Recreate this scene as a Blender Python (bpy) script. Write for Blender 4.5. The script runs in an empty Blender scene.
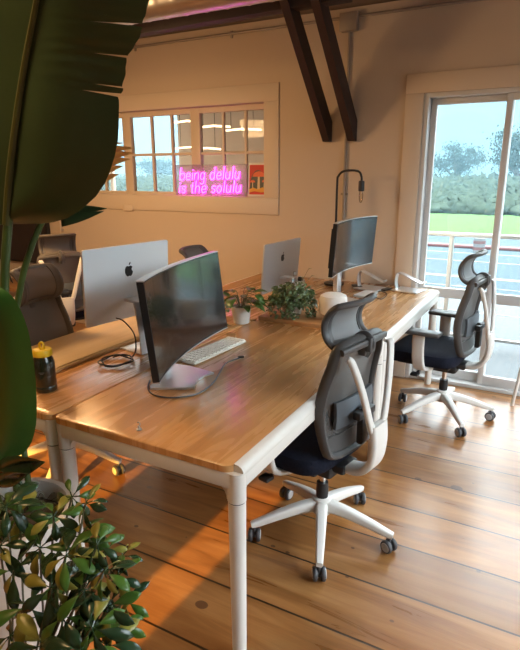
import bpy, bmesh, math, random
from mathutils import Vector, Matrix, Euler

C = bpy.context.scene.collection
S = bpy.context.scene
PI = math.pi
random.seed(7)

# ---------------------------------------------------------------- camera
F_PX, PITCH, YAW, ROLL = 553.58, 0.272352, 0.501892, -0.004548
CAM = Vector((0, 0, 1.6))
fw = Vector((-math.sin(YAW) * math.cos(PITCH), math.cos(YAW) * math.cos(PITCH), -math.sin(PITCH)))
rt = Vector((math.cos(YAW), math.sin(YAW), 0)); up = rt.cross(fw)
rt, up = rt * math.cos(ROLL) + up * math.sin(ROLL), up * math.cos(ROLL) - rt * math.sin(ROLL)
cam = bpy.data.cameras.new('camera'); camo = bpy.data.objects.new('camera', cam); C.objects.link(camo)
cam.sensor_fit = 'HORIZONTAL'; cam.sensor_width = 36; cam.lens = F_PX / 520 * 36
cam.clip_start = 0.02; cam.clip_end = 400
camo.matrix_world = Matrix(((rt.x, up.x, -fw.x, CAM.x), (rt.y, up.y, -fw.y, CAM.y), (rt.z, up.z, -fw.z, CAM.z), (0, 0, 0, 1)))
S.camera = camo
S.view_settings.view_transform = 'Standard'; S.view_settings.look = 'None'
S.view_settings.gamma = 1; S.view_settings.use_curve_mapping = False
S.view_settings.exposure = 0.1

def at(px, py, x=None, y=None, z=None):
    d = rt * ((px - 260) / F_PX) - up * ((py - 325) / F_PX) + fw
    if z is not None: t = (z - CAM.z) / d.z
    elif y is not None: t = (y - CAM.y) / d.y
    else: t = (x - CAM.x) / d.x
    return CAM + d * t

# ---------------------------------------------------------------- world: overcast sky, brighter overhead
W = bpy.data.worlds.new('sky'); S.world = W; W.use_nodes = True
nt = W.node_tree; nt.nodes.clear()
o_ = nt.nodes.new('ShaderNodeOutputWorld'); bg = nt.nodes.new('ShaderNodeBackground')
tc = nt.nodes.new('ShaderNodeTexCoord'); sp = nt.nodes.new('ShaderNodeSeparateXYZ')
rp = nt.nodes.new('ShaderNodeValToRGB')
nt.links.new(tc.outputs['Generated'], sp.inputs[0]); nt.links.new(sp.outputs['Z'], rp.inputs[0])
cr = rp.color_ramp
cr.elements[0].position = 0.0; cr.elements[0].color = (.036, .060, .070, 1)
cr.elements[1].position = 0.95; cr.elements[1].color = (2.5, 2.7, 2.85, 1)
e = cr.elements.new(.13); e.color = (.040, .074, .090, 1)
e = cr.elements.new(.145); e.color = (.042, .078, .095, 1)
e = cr.elements.new(.21); e.color = (.80, .95, 1.03, 1)
e = cr.elements.new(.32); e.color = (1.25, 1.42, 1.52, 1)
nt.links.new(rp.outputs[0], bg.inputs[0]); bg.inputs[1].default_value = 6.0
nt.links.new(bg.outputs[0], o_.inputs[0])

# ---------------------------------------------------------------- room lamps, plus added light sources
def lamp(name, kind, loc, energy, color, size=.3, target=None, sizey=None, spot=None, blend=.1):
    l = bpy.data.lights.new(name, kind); l.energy = energy; l.color = color
    if kind == 'AREA':
        l.size = size
        if sizey: l.shape = 'RECTANGLE'; l.size_y = sizey
    else: l.shadow_soft_size = size
    if kind == 'SPOT': l.spot_size = spot; l.spot_blend = blend
    o = bpy.data.objects.new(name, l); C.objects.link(o); o.location = loc
    if target is not None:
        o.rotation_euler = (Vector(target) - Vector(loc)).to_track_quat('-Z', 'Y').to_euler()
    return o
WARM = (1.0, .60, .27)
lamp('pendant_lamp_light', 'AREA', (-3.5, 2.2, 2.1), 38, WARM, .5, (-3.2, 2.9, 0))
lamp('pendant_lamp_light', 'AREA', (-1.7, .4, 2.6), 20, WARM, .5, (-1.9, 1.2, 0))
lamp('added_warm_point', 'POINT', (-3.3, 2.1, 2.0), 26, WARM, .12)  # extra point lamp, added to brighten the dry leaves
lamp('back_room_light', 'AREA', (-5, 5.6, 2.6), 12, (1, .8, .6), .8, (-5, 5.6, 0))
lamp('sun_stand_in_spot', 'SPOT', (-1.5, -9.0, 3.05), 22000, (1.0, .49, .07), .03, (-1.5, 1.6, 0.0), None, .30, .1)  # spot lamp added in place of low sun, for the floor band

# ---------------------------------------------------------------- materials
def mat(name, color, rough=.5, metal=0, bump=None, noise=None, spec=.5, coat=0, emit=None, estr=0, trans=0):
    m = bpy.data.materials.new(name); m.use_nodes = True
    n = m.node_tree.nodes; L = m.node_tree.links; b = n['Principled BSDF']
    b.inputs['Base Color'].default_value = (*color, 1); b.inputs['Roughness'].default_value = rough
    b.inputs['Metallic'].default_value = metal; b.inputs['Specular IOR Level'].default_value = spec
    b.inputs['Coat Weight'].default_value = coat
    if emit: b.inputs['Emission Color'].default_value = (*emit, 1); b.inputs['Emission Strength'].default_value = estr
    if noise or bump:
        t = n.new('ShaderNodeTexCoord'); nz = n.new('ShaderNodeTexNoise')
        nz.inputs['Scale'].default_value = (noise or bump)[0]; nz.inputs['Detail'].default_value = 4
        L.new(t.outputs['Object'], nz.inputs['Vector'])
        if noise:
            mx = n.new('ShaderNodeMix'); mx.data_type = 'RGBA'
            k = noise[1]
            mx.inputs['A'].default_value = (*[c * (1 - k) for c in color], 1)
            mx.inputs['B'].default_value = (*[min(1, c * (1 + k)) for c in color], 1)
            L.new(nz.outputs['Fac'], mx.inputs['Factor']); L.new(mx.outputs['Result'], b.inputs['Base Color'])
        if bump:
            bp = n.new('ShaderNodeBump'); bp.inputs['Strength'].default_value = bump[1]; bp.inputs['Distance'].default_value = .01
            L.new(nz.outputs['Fac'], bp.inputs['Height']); L.new(bp.outputs['Normal'], b.inputs['Normal'])
    return m

class NT:
    def __init__(s, m): s.n = m.node_tree.nodes; s.l = m.node_tree.links; s.b = s.n['Principled BSDF']
    def new(s, t, **k):
        x = s.n.new('ShaderNode' + t)
        for a, v in k.items(): setattr(x, a, v)
        return x
    def set(s, inp, v):
        if hasattr(v, 'node'): s.l.new(v, inp)
        else: inp.default_value = v
    def math(s, op, a, b=0., c=None):
        x = s.new('Math', operation=op); s.set(x.inputs[0], a); s.set(x.inputs[1], b)
        if c is not None: s.set(x.inputs[2], c)
        return x.outputs[0]
    def mix(s, f, a, b, mode='MIX'):
        x = s.new('Mix', data_type='RGBA', blend_type=mode); s.set(x.inputs['Factor'], f); s.set(x.inputs['A'], a); s.set(x.inputs['B'], b)
        return x.outputs['Result']
    def ramp(s, v, stops):
        x = s.new('ValToRGB'); s.l.new(v, x.inputs[0]); r = x.color_ramp
        r.elements[0].position, r.elements[0].color = stops[0]; r.elements[1].position, r.elements[1].color = stops[-1]
        for p, c in stops[1:-1]:
            q = r.elements.new(p); q.color = c
        return x.outputs[0]

def wood(name, pitch, offset, axis, cols, gap, rough, knots=0, gapcol=(.02, .01, .005, 1), var=.35, coat=.0):
    """boards running along `axis` ('X' or 'Y'), laid side by side every `pitch`."""
    m = bpy.data.materials.new(name); m.use_nodes = True; t = NT(m)
    co = t.new('TexCoord'); sx = t.new('SeparateXYZ'); t.l.new(co.outputs['Object'], sx.inputs[0])
    al, ac = (sx.outputs['X'], sx.outputs['Y']) if axis == 'X' else (sx.outputs['Y'], sx.outputs['X'])
    q = t.math('DIVIDE', t.math('SUBTRACT', ac, offset), pitch)
    idx = t.math('FLOOR', q); fr = t.math('FRACT', q)
    wn = t.new('TexWhiteNoise', noise_dimensions='1D'); t.l.new(idx, wn.inputs['W'])
    cv = t.new('CombineXYZ')
    t.set(cv.inputs[0], t.math('ADD', t.math('MULTIPLY', al, 1.1), t.math('MULTIPLY', wn.outputs['Value'], 37.)))
    t.set(cv.inputs[1], t.math('MULTIPLY', ac, 9.)); t.set(cv.inputs[2], wn.outputs['Value'])
    g = t.new('TexNoise'); t.l.new(cv.outputs[0], g.inputs['Vector'])
    g.inputs['Scale'].default_value = 1.6; g.inputs['Detail'].default_value = 5; g.inputs['Distortion'].default_value = .9
    cv2 = t.new('CombineXYZ'); t.set(cv2.inputs[0], t.math('MULTIPLY', al, 2.)); t.set(cv2.inputs[1], t.math('MULTIPLY', ac, 110.))
    g2 = t.new('TexNoise'); t.l.new(cv2.outputs[0], g2.inputs['Vector']); g2.inputs['Scale'].default_value = 2.
    col = t.ramp(t.math('ADD', t.math('MULTIPLY', g.outputs['Fac'], .85), t.math('MULTIPLY', g2.outputs['Fac'], .15)),
                 [(.28, (*cols[0], 1)), (.5, (*cols[1], 1)), (.72, (*cols[2], 1))])
    v = t.math('ADD', t.math('MULTIPLY', wn.outputs['Value'], var), 1 - var / 2)
    vm = t.new('CombineColor'); [t.set(vm.inputs[i], v) for i in range(3)]
    col = t.mix(1., col, vm.outputs[0], 'MULTIPLY')
    if knots:
        kv = t.new('CombineXYZ'); t.set(kv.inputs[0], t.math('MULTIPLY', al, .75)); t.set(kv.inputs[1], ac)
        for sc, th in ((knots, .17), (knots * 2.1, .14), (knots * 4.3, .13)):
            vo = t.new('TexVoronoi'); t.l.new(kv.outputs[0], vo.inputs['Vector']); vo.inputs['Scale'].default_value = sc
            sepc = t.new('SeparateColor'); t.l.new(vo.outputs['Color'], sepc.inputs[0])
            lim = t.math('MULTIPLY', t.math('GREATER_THAN', sepc.outputs[0], .35), t.math('MULTIPLY', sepc.outputs[1], th))
            kf = t.math('MULTIPLY', t.math('LESS_THAN', vo.outputs['Distance'], lim), .8)
            col = t.mix(kf, col, (.07, .03, .015, 1))
    gf = t.math('LESS_THAN', fr, gap / pitch)
    if gap: col = t.mix(gf, col, gapcol)
    t.l.new(col, t.b.inputs['Base Color'])
    t.set(t.b.inputs['Roughness'], t.math('ADD', t.math('MULTIPLY', g.outputs['Fac'], .22), rough))
    t.b.inputs['Coat Weight'].default_value = coat; t.b.inputs['Coat Roughness'].default_value = .3
    bp = t.new('Bump'); bp.inputs['Strength'].default_value = .25 if gap else .05; bp.inputs['Distance'].default_value = .004
    t.set(bp.inputs['Height'], t.math('SUBTRACT', t.math('MULTIPLY', g.outputs['Fac'], .5), t.math('MULTIPLY', gf, 2.)))
    t.l.new(bp.outputs['Normal'], t.b.inputs['Normal'])
    return m

def see_through(name, color, fac, rough=.6):
    m = bpy.data.materials.new(name); m.use_nodes = True; t = NT(m)
    t.b.inputs['Base Color'].default_value = (*color, 1); t.b.inputs['Roughness'].default_value = rough
    tr = t.new('BsdfTransparent'); mx = t.new('MixShader'); mx.inputs[0].default_value = fac
    t.l.new(t.b.outputs[0], mx.inputs[1]); t.l.new(tr.outputs[0], mx.inputs[2]); t.l.new(mx.outputs[0], t.n['Material Output'].inputs[0])
    return m
def glass(name, tint=(1, 1, 1), refl=.5):
    m = bpy.data.materials.new(name); m.use_nodes = True; t = NT(m)
    t.n.remove(t.b)
    tr = t.new('BsdfTransparent'); tr.inputs[0].default_value = (*tint, 1)
    gl = t.new('BsdfGlossy'); gl.inputs['Roughness'].default_value = .02
    fr = t.new('Fresnel'); fr.inputs[0].default_value = 1.45
    mx = t.new('MixShader'); t.set(mx.inputs[0], t.math('MULTIPLY', fr.outputs[0], refl))
    t.l.new(tr.outputs[0], mx.inputs[1]); t.l.new(gl.outputs[0], mx.inputs[2]); t.l.new(mx.outputs[0], t.n['Material Output'].inputs[0])
    return m

M = {}
M['floor'] = wood('pine_floorboards', .29, 1.548, 'X', [(.15, .058, .016), (.275, .118, .034), (.38, .190, .066)], .009, .20, 2.6, coat=.25)
M['desk'] = wood('oiled_desk_wood', .135, -.763, 'Y', [(.38, .170, .052), (.55, .275, .095), (.66, .37, .15)], 0, .16, 0, var=.22, coat=.3)
M['pale_wood'] = wood('pale_bamboo', .04, 0, 'Y', [(.56, .38, .18), (.62, .44, .22), (.68, .49, .26)], 0, .4, 0, var=.06)
M['board_wood'] = wood('board_wood', .3, 0, 'X', [(.36, .17, .06), (.48, .24, .09), (.58, .32, .14)], 0, .4, 0, var=.1)
M['wall'] = mat('painted_wall', (.60, .49, .385), .85, bump=(60, .04), noise=(1.3, .03), spec=.2)
M['ceiling'] = wood('ceiling_boards', .16, 0, 'X', [(.30, .22, .17), (.34, .25, .19), (.38, .28, .22)], .004, .6)
M['trim'] = mat('painted_trim', (.66, .55, .44), .55, spec=.35)
M['door_white'] = mat('white_door_frame', (.62, .61, .60), .4)
M['white'] = mat('white_powder_coat', (.70, .67, .62), .38, bump=(300, .03))
M['white_plastic'] = mat('white_plastic', (.66, .64, .60), .42)
M['dark_plastic'] = mat('dark_grey_plastic', (.075, .073, .072), .5, bump=(200, .04))
M['brown_plastic'] = mat('brown_grey_plastic', (.085, .072, .064), .6, bump=(200, .04))
M['tyre'] = mat('dark_grey_tyre', (.05, .05, .055), .5)
M['hub'] = mat('pale_hub', (.42, .42, .42), .4)
M['black'] = mat('black_plastic', (.012, .012, .013), .45)
M['navy'] = mat('navy_fabric', (.008, .010, .020), .9, bump=(220, .25), noise=(90, .3), spec=.2)
M['lumbar'] = mat('grey_blue_lumbar', (.10, .115, .13), .55)
M['mesh'] = see_through('grey_chair_mesh', (.115, .108, .102), .30, .7)
M['head_mesh'] = see_through('light_chair_mesh', (.24, .24, .24), .12, .7)
M['brown_mesh'] = see_through('brown_chair_mesh', (.15, .125, .11), .12, .7)
M['chrome'] = mat('chrome', (.7, .7, .7), .18, 1)
M['alu'] = mat('brushed_aluminium', (.74, .75, .77), .32, .85, noise=(40, .04))
M['alu_white'] = mat('pale_silver_shell', (.86, .91, .94), .4, 0)
M['alu_grey'] = mat('grey_silver_shell', (.60, .61, .62), .36, .45)
M['screen'] = mat('dark_screen_glass', (.012, .013, .015), .16, spec=.7, coat=.3)
M['timber'] = mat('dark_stained_timber', (.030, .015, .014), .55, noise=(9, .4), bump=(30, .15))
M['galv'] = mat('galvanised_metal', (.55, .54, .53), .35, .9, noise=(12, .15))
M['neon'] = mat('neon_tube', (1, .4, .95), .3, emit=(1.0, .03, .80), estr=10)
M['acrylic'] = see_through('glow_acrylic', (.45, .40, .45), .58, .3)  # cloudy, so that the tube glow shows on it
M['glass'] = glass('window_glass', (.95, .98, .98), .6)
M['old_glass'] = glass('old_window_glass', (.96, .97, .97), .2)
M['cable_black'] = mat('black_cable', (.012, .012, .012), .5)
M['cable_grey'] = mat('grey_cable', (.10, .10, .105), .45)
M['pot_white'] = mat('white_ceramic', (.66, .62, .56), .45, bump=(40, .05))
M['soil'] = mat('dark_soil', (.045, .028, .016), .95, bump=(60, .9), noise=(70, .5))
M['leaf_big'] = mat('banana_leaf', (.034, .062, .024), .38, noise=(6, .25), spec=.4)
M['leaf_low'] = mat('lower_banana_leaf', (.034, .115, .017), .38, noise=(6, .3), spec=.4)
M['midrib'] = mat('leaf_midrib', (.075, .085, .02), .5, noise=(14, .2))
M['petiole'] = mat('leaf_petiole', (.05, .09, .022), .42, noise=(12, .3))
M['dry_leaf'] = mat('dry_leaf', (.46, .31, .14), .7, noise=(30, .3))
t_ = NT(M['dry_leaf']); tl = t_.new('BsdfTranslucent'); tl.inputs[0].default_value = (.95, .68, .34, 1)
mx_ = t_.new('MixShader'); mx_.inputs[0].default_value = .65
t_.l.new(t_.b.outputs[0], mx_.inputs[1]); t_.l.new(tl.outputs[0], mx_.inputs[2]); t_.l.new(mx_.outputs[0], t_.n['Material Output'].inputs[0])
M['conduit'] = mat('painted_conduit', (.34, .29, .25), .55, .3)
M['pothos'] = mat('pothos_leaf', (.07, .15, .03), .35, noise=(25, .45))
M['ivy'] = mat('ivy_leaf', (.13, .19, .08), .45, noise=(45, .7))
M['scheff'] = mat('dark_umbrella_leaf', (.022, .055, .022), .26, noise=(30, .5), spec=.6)
M['scheff_y'] = mat('yellow_umbrella_leaf', (.26, .25, .045), .33, noise=(35, .35))
M['scheff_g'] = mat('green_umbrella_leaf', (.06, .14, .02), .3, noise=(35, .4))
M['stem'] = mat('plant_stem', (.11, .10, .045), .6, noise=(40, .3))
M['yellow'] = mat('yellow_lid', (.80, .56, .03), .4)
M['bottle'] = mat('dark_bottle', (.016, .02, .012), .2, spec=.6, coat=.3)
M['lamp_glass'] = mat('frosted_white_shade', (.80, .76, .70), .5)
M['bulb'] = glass('bulb_glass', (.95, .9, .8), 1.0)
M['key'] = mat('white_keycaps', (.84, .80, .70), .45)
M['paper'] = mat('white_paper', (.75, .74, .72), .7)
M['red'] = mat('poster_red', (.55, .035, .025), .6)
M['orange'] = mat('poster_orange', (.72, .16, .07), .6)
M['mustard'] = mat('poster_mustard', (.70, .36, .05), .6)
M['cream'] = mat('poster_cream', (.72, .60, .45), .6)
M['asphalt'] = mat('wet_asphalt', (.030, .048, .057), .8, noise=(2, .08), spec=.15)
M['deck'] = wood('grey_deck', .14, 0, 'Y', [(.024, .030, .034), (.028, .035, .039), (.033, .040, .045)], .006, .5, gapcol=(.04, .04, .04, 1), var=.12)
M['grass'] = mat('grass', (.060, .105, .038), .9, noise=(.8, .2), spec=0)
M['scrub'] = mat('coastal_scrub', (.036, .048, .034), .95, noise=(3.5, .7), spec=0)
M['tree'] = mat('tree_leaves', (.022, .032, .022), .9, noise=(1, .3), spec=0)
M['bark'] = mat('tree_bark', (.06, .05, .042), .9)
M['paint_yellow'] = mat('yellow_road_paint', (.14, .12, .06), .7)
M['paint_white'] = mat('white_road_paint', (.11, .125, .13), .7)
M['paint_red'] = mat('red_kerb_paint', (.09, .03, .03), .7)
M['dark_room'] = mat('dark_brown_panel', (.022, .013, .011), .5)
M['bench_wood'] = mat('bench_wood', (.30, .16, .07), .5, noise=(8, .2))
M['led'] = mat('warm_led_bar', (1, .9, .7), .4, emit=(1, .72, .42), estr=3.0)
M['facade'] = mat('outer_facade', (.4, .37, .33), .9)

# ---------------------------------------------------------------- mesh building
class MB:
    def __init__(s): s.v = []; s.f = []; s.m = []; s.mi = 0; s.sm = []
    def add(s, vs, fs, smooth=True):
        k = len(s.v); s.v += [Vector(p) for p in vs]
        for f in fs: s.f.append([i + k for i in f]); s.m.append(s.mi); s.sm.append(smooth)
        return s
    def box(s, c, d, bev=0, rot=None, seg=2):
        bm = bmesh.new(); bmesh.ops.create_cube(bm, size=1)
        for v in bm.verts: v.co = Vector((v.co.x * d[0], v.co.y * d[1], v.co.z * d[2]))
        if bev: bmesh.ops.bevel(bm, geom=bm.edges[:], offset=min(bev, min(d) * .48), segments=seg, profile=.5, affect='EDGES')
        R = (Euler(rot).to_matrix() if rot is not None and not isinstance(rot, Matrix) else rot)
        bm.verts.index_update()
        vs = [((R @ v.co) if R is not None else v.co) + Vector(c) for v in bm.verts]
        s.add(vs, [[v.index for v in f.verts] for f in bm.faces], bool(bev)); bm.free(); return s
    def sweep(s, pts, prof, cap=True, closed=False, upv=None, scale=None, smooth=True):
        """prof: list of (a,b) in the (side, normal) frame; pts: path."""
        P = [Vector(p) for p in pts]; n = len(P); k = len(prof); rings = []
        T = []
        for i in range(n):
            a = P[(i - 1) % n] if closed or i > 0 else P[i]; b = P[(i + 1) % n] if closed or i < n - 1 else P[i]
            T.append((b - a).normalized())
        if upv is not None: U0 = Vector(upv)
        else: U0 = Vector((0, 0, 1)) if abs(T[0].z) < .9 else Vector((1, 0, 0))
        U = U0
        for i in range(n):
            if upv is not None and not callable(upv): U = Vector(upv)
            sd = T[i].cross(U)
            if sd.length < 1e-5: sd = T[i].cross(Vector((.3, 1, .2)))
            sd.normalize(); nn = sd.cross(T[i]).normalized(); U = nn
            q = scale[i] if scale else 1.
            qa, qb = q if isinstance(q, tuple) else (q, q)
            rings.append([P[i] + sd * (a * qa) + nn * (b * qb) for a, b in prof])
        vs = [v for r in rings for v in r]; fs = []
        for i in range(n if closed else n - 1):
            j = (i + 1) % n
            for a in range(k):
                b = (a + 1) % k; fs.append([i * k + a, j * k + a, j * k + b, i * k + b])
        if cap and not closed: fs.append([a for a in range(k)][::1]); fs.append([(n - 1) * k + a for a in range(k)][::-1])
        return s.add(vs, fs, smooth)
    def tube(s, pts, r, n=10, closed=False, ry=None, upv=None):
        rr = r if isinstance(r, (list, tuple)) else None
        base = 1. if rr else r
        prof = [(base * math.cos(2 * PI * i / n), (ry if ry and not rr else base) * math.sin(2 * PI * i / n)) for i in range(n)]
        return s.sweep(pts, prof, closed=closed, upv=upv, scale=list(rr) if rr else None)
    def cyl(s, a, b, r0, r1=None, n=20): return s.tube([a, b], [r0, r0 if r1 is None else r1], n)
    def lathe(s, prof, c=(0, 0, 0), n=28, axis=None, cap=True):
        c = Vector(c); R = Vector((0, 0, 1)).rotation_difference(Vector(axis)).to_matrix() if axis is not None else Matrix.Identity(3)
        vs = []; k = len(prof); fs = []
        for i in range(n):
            a = 2 * PI * i / n
            for r, z in prof: vs.append(R @ Vector((r * math.cos(a), r * math.sin(a), z)) + c)
        for i in range(n):
            j = (i + 1) % n
            for q in range(k - 1): fs.append([i * k + q, j * k + q, j * k + q + 1, i * k + q + 1])
        if cap:
            fs.append([i * k for i in range(n)][::-1]); fs.append([i * k + k - 1 for i in range(n)])
        return s.add(vs, fs)
    def prism(s, poly, org, ux, uy, depth, smooth=False):
        org, ux, uy = Vector(org), Vector(ux), Vector(uy); nn = ux.cross(uy).normalized() * depth; k = len(poly)
        a = [org + ux * x + uy * y for x, y in poly]
        fs = [list(range(k))[::-1], [k + i for i in range(k)]]
        for i in range(k): j = (i + 1) % k; fs.append([i, j, k + j, k + i])
        return s.add(a + [p + nn for p in a], fs, smooth)
    def grid(s, fn, nu, nv, thick=0):
        """fn(u,v)->(pos); closed slab when thick is given (thick along the surface normal)."""
        P = [[Vector(fn(i / nu, j / nv)) for j in range(nv + 1)] for i in range(nu + 1)]
        vs = [p for r in P for p in r]; w = nv + 1
        fs = [[i * w + j, (i + 1) * w + j, (i + 1) * w + j + 1, i * w + j + 1] for i in range(nu) for j in range(nv)]
        if thick:
            N = []
            for i in range(nu + 1):
                for j in range(nv + 1):
                    du = P[min(i + 1, nu)][j] - P[max(i - 1, 0)][j]; dv = P[i][min(j + 1, nv)] - P[i][max(j - 1, 0)]
                    N.append(du.cross(dv).normalized())
            k = len(vs); vs2 = [p + n * thick for p, n in zip(vs, N)]
            fs2 = [[q + k for q in f][::-1] for f in fs]
            rim = [i * w for i in range(nu + 1)] + [nu * w + j for j in range(1, w)] + [i * w + nv for i in range(nu - 1, -1, -1)] + [j for j in range(nv - 1, 0, -1)]
            fs3 = [[rim[i], rim[i] + k, rim[(i + 1) % len(rim)] + k, rim[(i + 1) % len(rim)]] for i in range(len(rim))]
            vs = vs + vs2; fs = fs + fs2 + fs3
        return s.add(vs, fs)
    def build(s, name, m, parent=None, label=None, solid=0, recalc=True, weld=0):
        me = bpy.data.meshes.new(name); me.from_pydata([tuple(v) for v in s.v], [], s.f)
        for x in (m if isinstance(m, (list, tuple)) else [m]): me.materials.append(x)
        for p, k, sm in zip(me.polygons, s.m, s.sm): p.material_index = k; p.use_smooth = sm
        if weld:
            bm = bmesh.new(); bm.from_mesh(me); bmesh.ops.remove_doubles(bm, verts=bm.verts[:], dist=weld); bm.to_mesh(me); bm.free()
        if recalc:
            bm = bmesh.new(); bm.from_mesh(me); bmesh.ops.recalc_face_normals(bm, faces=bm.faces[:]); bm.to_mesh(me); bm.free()
        o = bpy.data.objects.new(name, me); C.objects.link(o)
        if parent: o.parent = parent
        if label: o['label'] = label
        if solid:
            md = o.modifiers.new('thickness', 'SOLIDIFY'); md.thickness = solid; md.offset = 0; md.use_rim = solid < .0011
        try:
            if name != 'coastal_scrub': me.set_sharp_from_angle(angle=.7)
        except Exception: pass
        return o

def tag(o, label, cat, group=None, kind=None):
    o['label'] = label; o['category'] = cat
    if group: o['group'] = group
    if kind: o['kind'] = kind
    return o
def thing(name, label, cat, loc=(0, 0, 0), rz=0, group=None):
    o = bpy.data.objects.new(name, None); C.objects.link(o); o.location = loc; o.rotation_euler = (0, 0, rz)
    o.empty_display_size = .1
    return tag(o, label, cat, group)
def struct(o): o['kind'] = 'structure'; return o
def dup(root, loc, rz, label, group=None):
    r = root.copy(); C.objects.link(r); r.location = loc; r.rotation_euler = (0, 0, rz); r['label'] = label
    if group: r['group'] = group
    for ch in list(root.children):
        c = ch.copy(); C.objects.link(c); c.parent = r
        for g in ch.children:
            d = g.copy(); C.objects.link(d); d.parent = c
    return r
def spline(pts, n=8):
    P = [Vector(p) for p in pts]; out = []
    for i in range(len(P) - 1):
        a, b = P[max(i - 1, 0)], P[i]; c, d = P[i + 1], P[min(i + 2, len(P) - 1)]
        for k in range(n):
            t = k / n
            out.append(.5 * ((2 * b) + (c - a) * t + (2 * a - 5 * b + 4 * c - d) * t * t + (3 * b - a - 3 * c + d) * t ** 3))
    return out + [P[-1]]
def rrect(w, h, r, n=4):
    o = []
    for cx, cy, a0 in ((w / 2 - r, h / 2 - r, 0), (-w / 2 + r, h / 2 - r, PI / 2), (-w / 2 + r, -h / 2 + r, PI), (w / 2 - r, -h / 2 + r, 1.5 * PI)):
        for i in range(n + 1): a = a0 + PI / 2 * i / n; o.append((cx + r * math.cos(a), cy + r * math.sin(a)))
    return o

# ---------------------------------------------------------------- room shell
YW, TH, ZC = 4.2, .16, 2.67
XL, XR, YB = -6.2, 2.0, -2.6
struct(MB().box(((XL + XR) / 2, (YB + YW + TH) / 2, -.06), (XR - XL + .4, YW + TH - YB + .3, .12)).build('floor', M['floor']))
ce = MB(); ZR, YR = 4.1, .9
for ya_, yb_ in ((YW + TH, YR), (YB - .16, YR)):
    sl_n = 1 if yb_ < ya_ else -1
    ce.add([(XL - .2, ya_, ZC + .02), (XR + .2, ya_, ZC + .02), (XR + .2, yb_, ZR), (XL - .2, yb_, ZR), (XL - .2, ya_, ZC + .14), (XR + .2, ya_, ZC + .14), (XR + .2, yb_, ZR + .12), (XL - .2, yb_, ZR + .12)],
           [[0, 1, 2, 3], [7, 6, 5, 4], [0, 4, 5, 1], [1, 5, 6, 2], [2, 6, 7, 3], [3, 7, 4, 0]], False)
struct(ce.build('ceiling', M['ceiling']))
DX0, DX1, DZ = -.985, .95, 2.115            # glass door opening
WX0, WX1, WZ0, WZ1 = -5.15, -2.255, 1.375, 2.13    # interior window opening
w = MB(); yc = YW + TH / 2
def seg(x0, x1, z0, z1): w.box(((x0 + x1) / 2, yc, (z0 + z1) / 2), (x1 - x0, TH, z1 - z0))
ZT = ZC + .05
seg(XL, WX0, 0, ZT); seg(WX0, WX1, 0, WZ0); seg(WX0, WX1, WZ1, ZT); seg(WX1, DX0, 0, ZT); seg(DX0, DX1, DZ, ZT); seg(DX1, XR, 0, ZT)
struct(w.build('wall_back', M['wall']))
struct(MB().box((XL - .08, (YB + YW) / 2, 2.1), (.16, YW - YB, 4.2)).build('wall_left', M['wall']))
w = MB()
RY0, RY1, RZ0, RZ1 = .5, 3.8, .45, 2.9            # unseen side window, added to let more cool daylight in
for y0, y1, z0, z1 in ((YB, RY0, 0, 4.2), (RY1, YW, 0, 4.2), (RY0, RY1, 0, RZ0), (RY0, RY1, RZ1, 4.2)):
    w.box((XR + .08, (y0 + y1) / 2, (z0 + z1) / 2), (.16, y1 - y0, z1 - z0))
struct(w.build('wall_right', M['wall']))
w = MB()
for y in (RY0 + .03, 1.55, 2.65, RY1 - .03): w.box((XR + .08, y, (RZ0 + RZ1) / 2), (.06, .06, RZ1 - RZ0))
for z in (RZ0 + .03, RZ1 - .03): w.box((XR + .08, (RY0 + RY1) / 2, z), (.06, RY1 - RY0, .06))
struct(w.build('window_added', M['door_white']))  # frame of the added side window
# wall behind the camera, with two added slots shaping the warm floor band
w = MB(); yc = YB - .08
SZ0, SZ1 = .85, 1.36
for x0, x1, z0, z1 in ((XL, XR, 0, SZ0), (XL, XR, SZ1, ZC), (XL, -2.2, SZ0, SZ1), (-1.72, -1.385, SZ0, SZ1), (-1.268, XR, SZ0, SZ1)):
    w.box(((x0 + x1) / 2, yc, (z0 + z1) / 2), (x1 - x0, .16, z1 - z0))
struct(w.build('wall_front', M['wall']))
# trims
def frame_trim(name, x0, x1, z0, z1, wd, y0, y1, m, sides='LRTB', bev=.003):
    t = MB(); yc, d = (y0 + y1) / 2, y1 - y0
    if 'L' in sides: t.box((x0 - wd / 2, yc, (z0 + z1) / 2), (wd, d, z1 - z0), bev)
    if 'R' in sides: t.box((x1 + wd / 2, yc, (z0 + z1) / 2), (wd, d, z1 - z0), bev)
    if 'T' in sides: t.box(((x0 + x1) / 2, yc, z1 + wd / 2), (x1 - x0 + 2 * wd, d, wd), bev)
    if 'B' in sides: t.box(((x0 + x1) / 2, yc, z0 - wd / 2), (x1 - x0 + 2 * wd, d, wd), bev)
    return struct(t.build(name, m))
frame_trim('trim_1', WX0, WX1, WZ0, WZ1, .135, YW - .014, YW, M['trim'])
frame_trim('trim_2', DX0, DX1, 0, DZ, .128, YW - .016, YW, M['trim'], 'LRT')
struct(MB().box(((XL + DX0 - .128) / 2, YW - .009, .06), (DX0 - .128 - XL, .018, .12), .004).build('baseboard_back', M['trim']))
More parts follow.
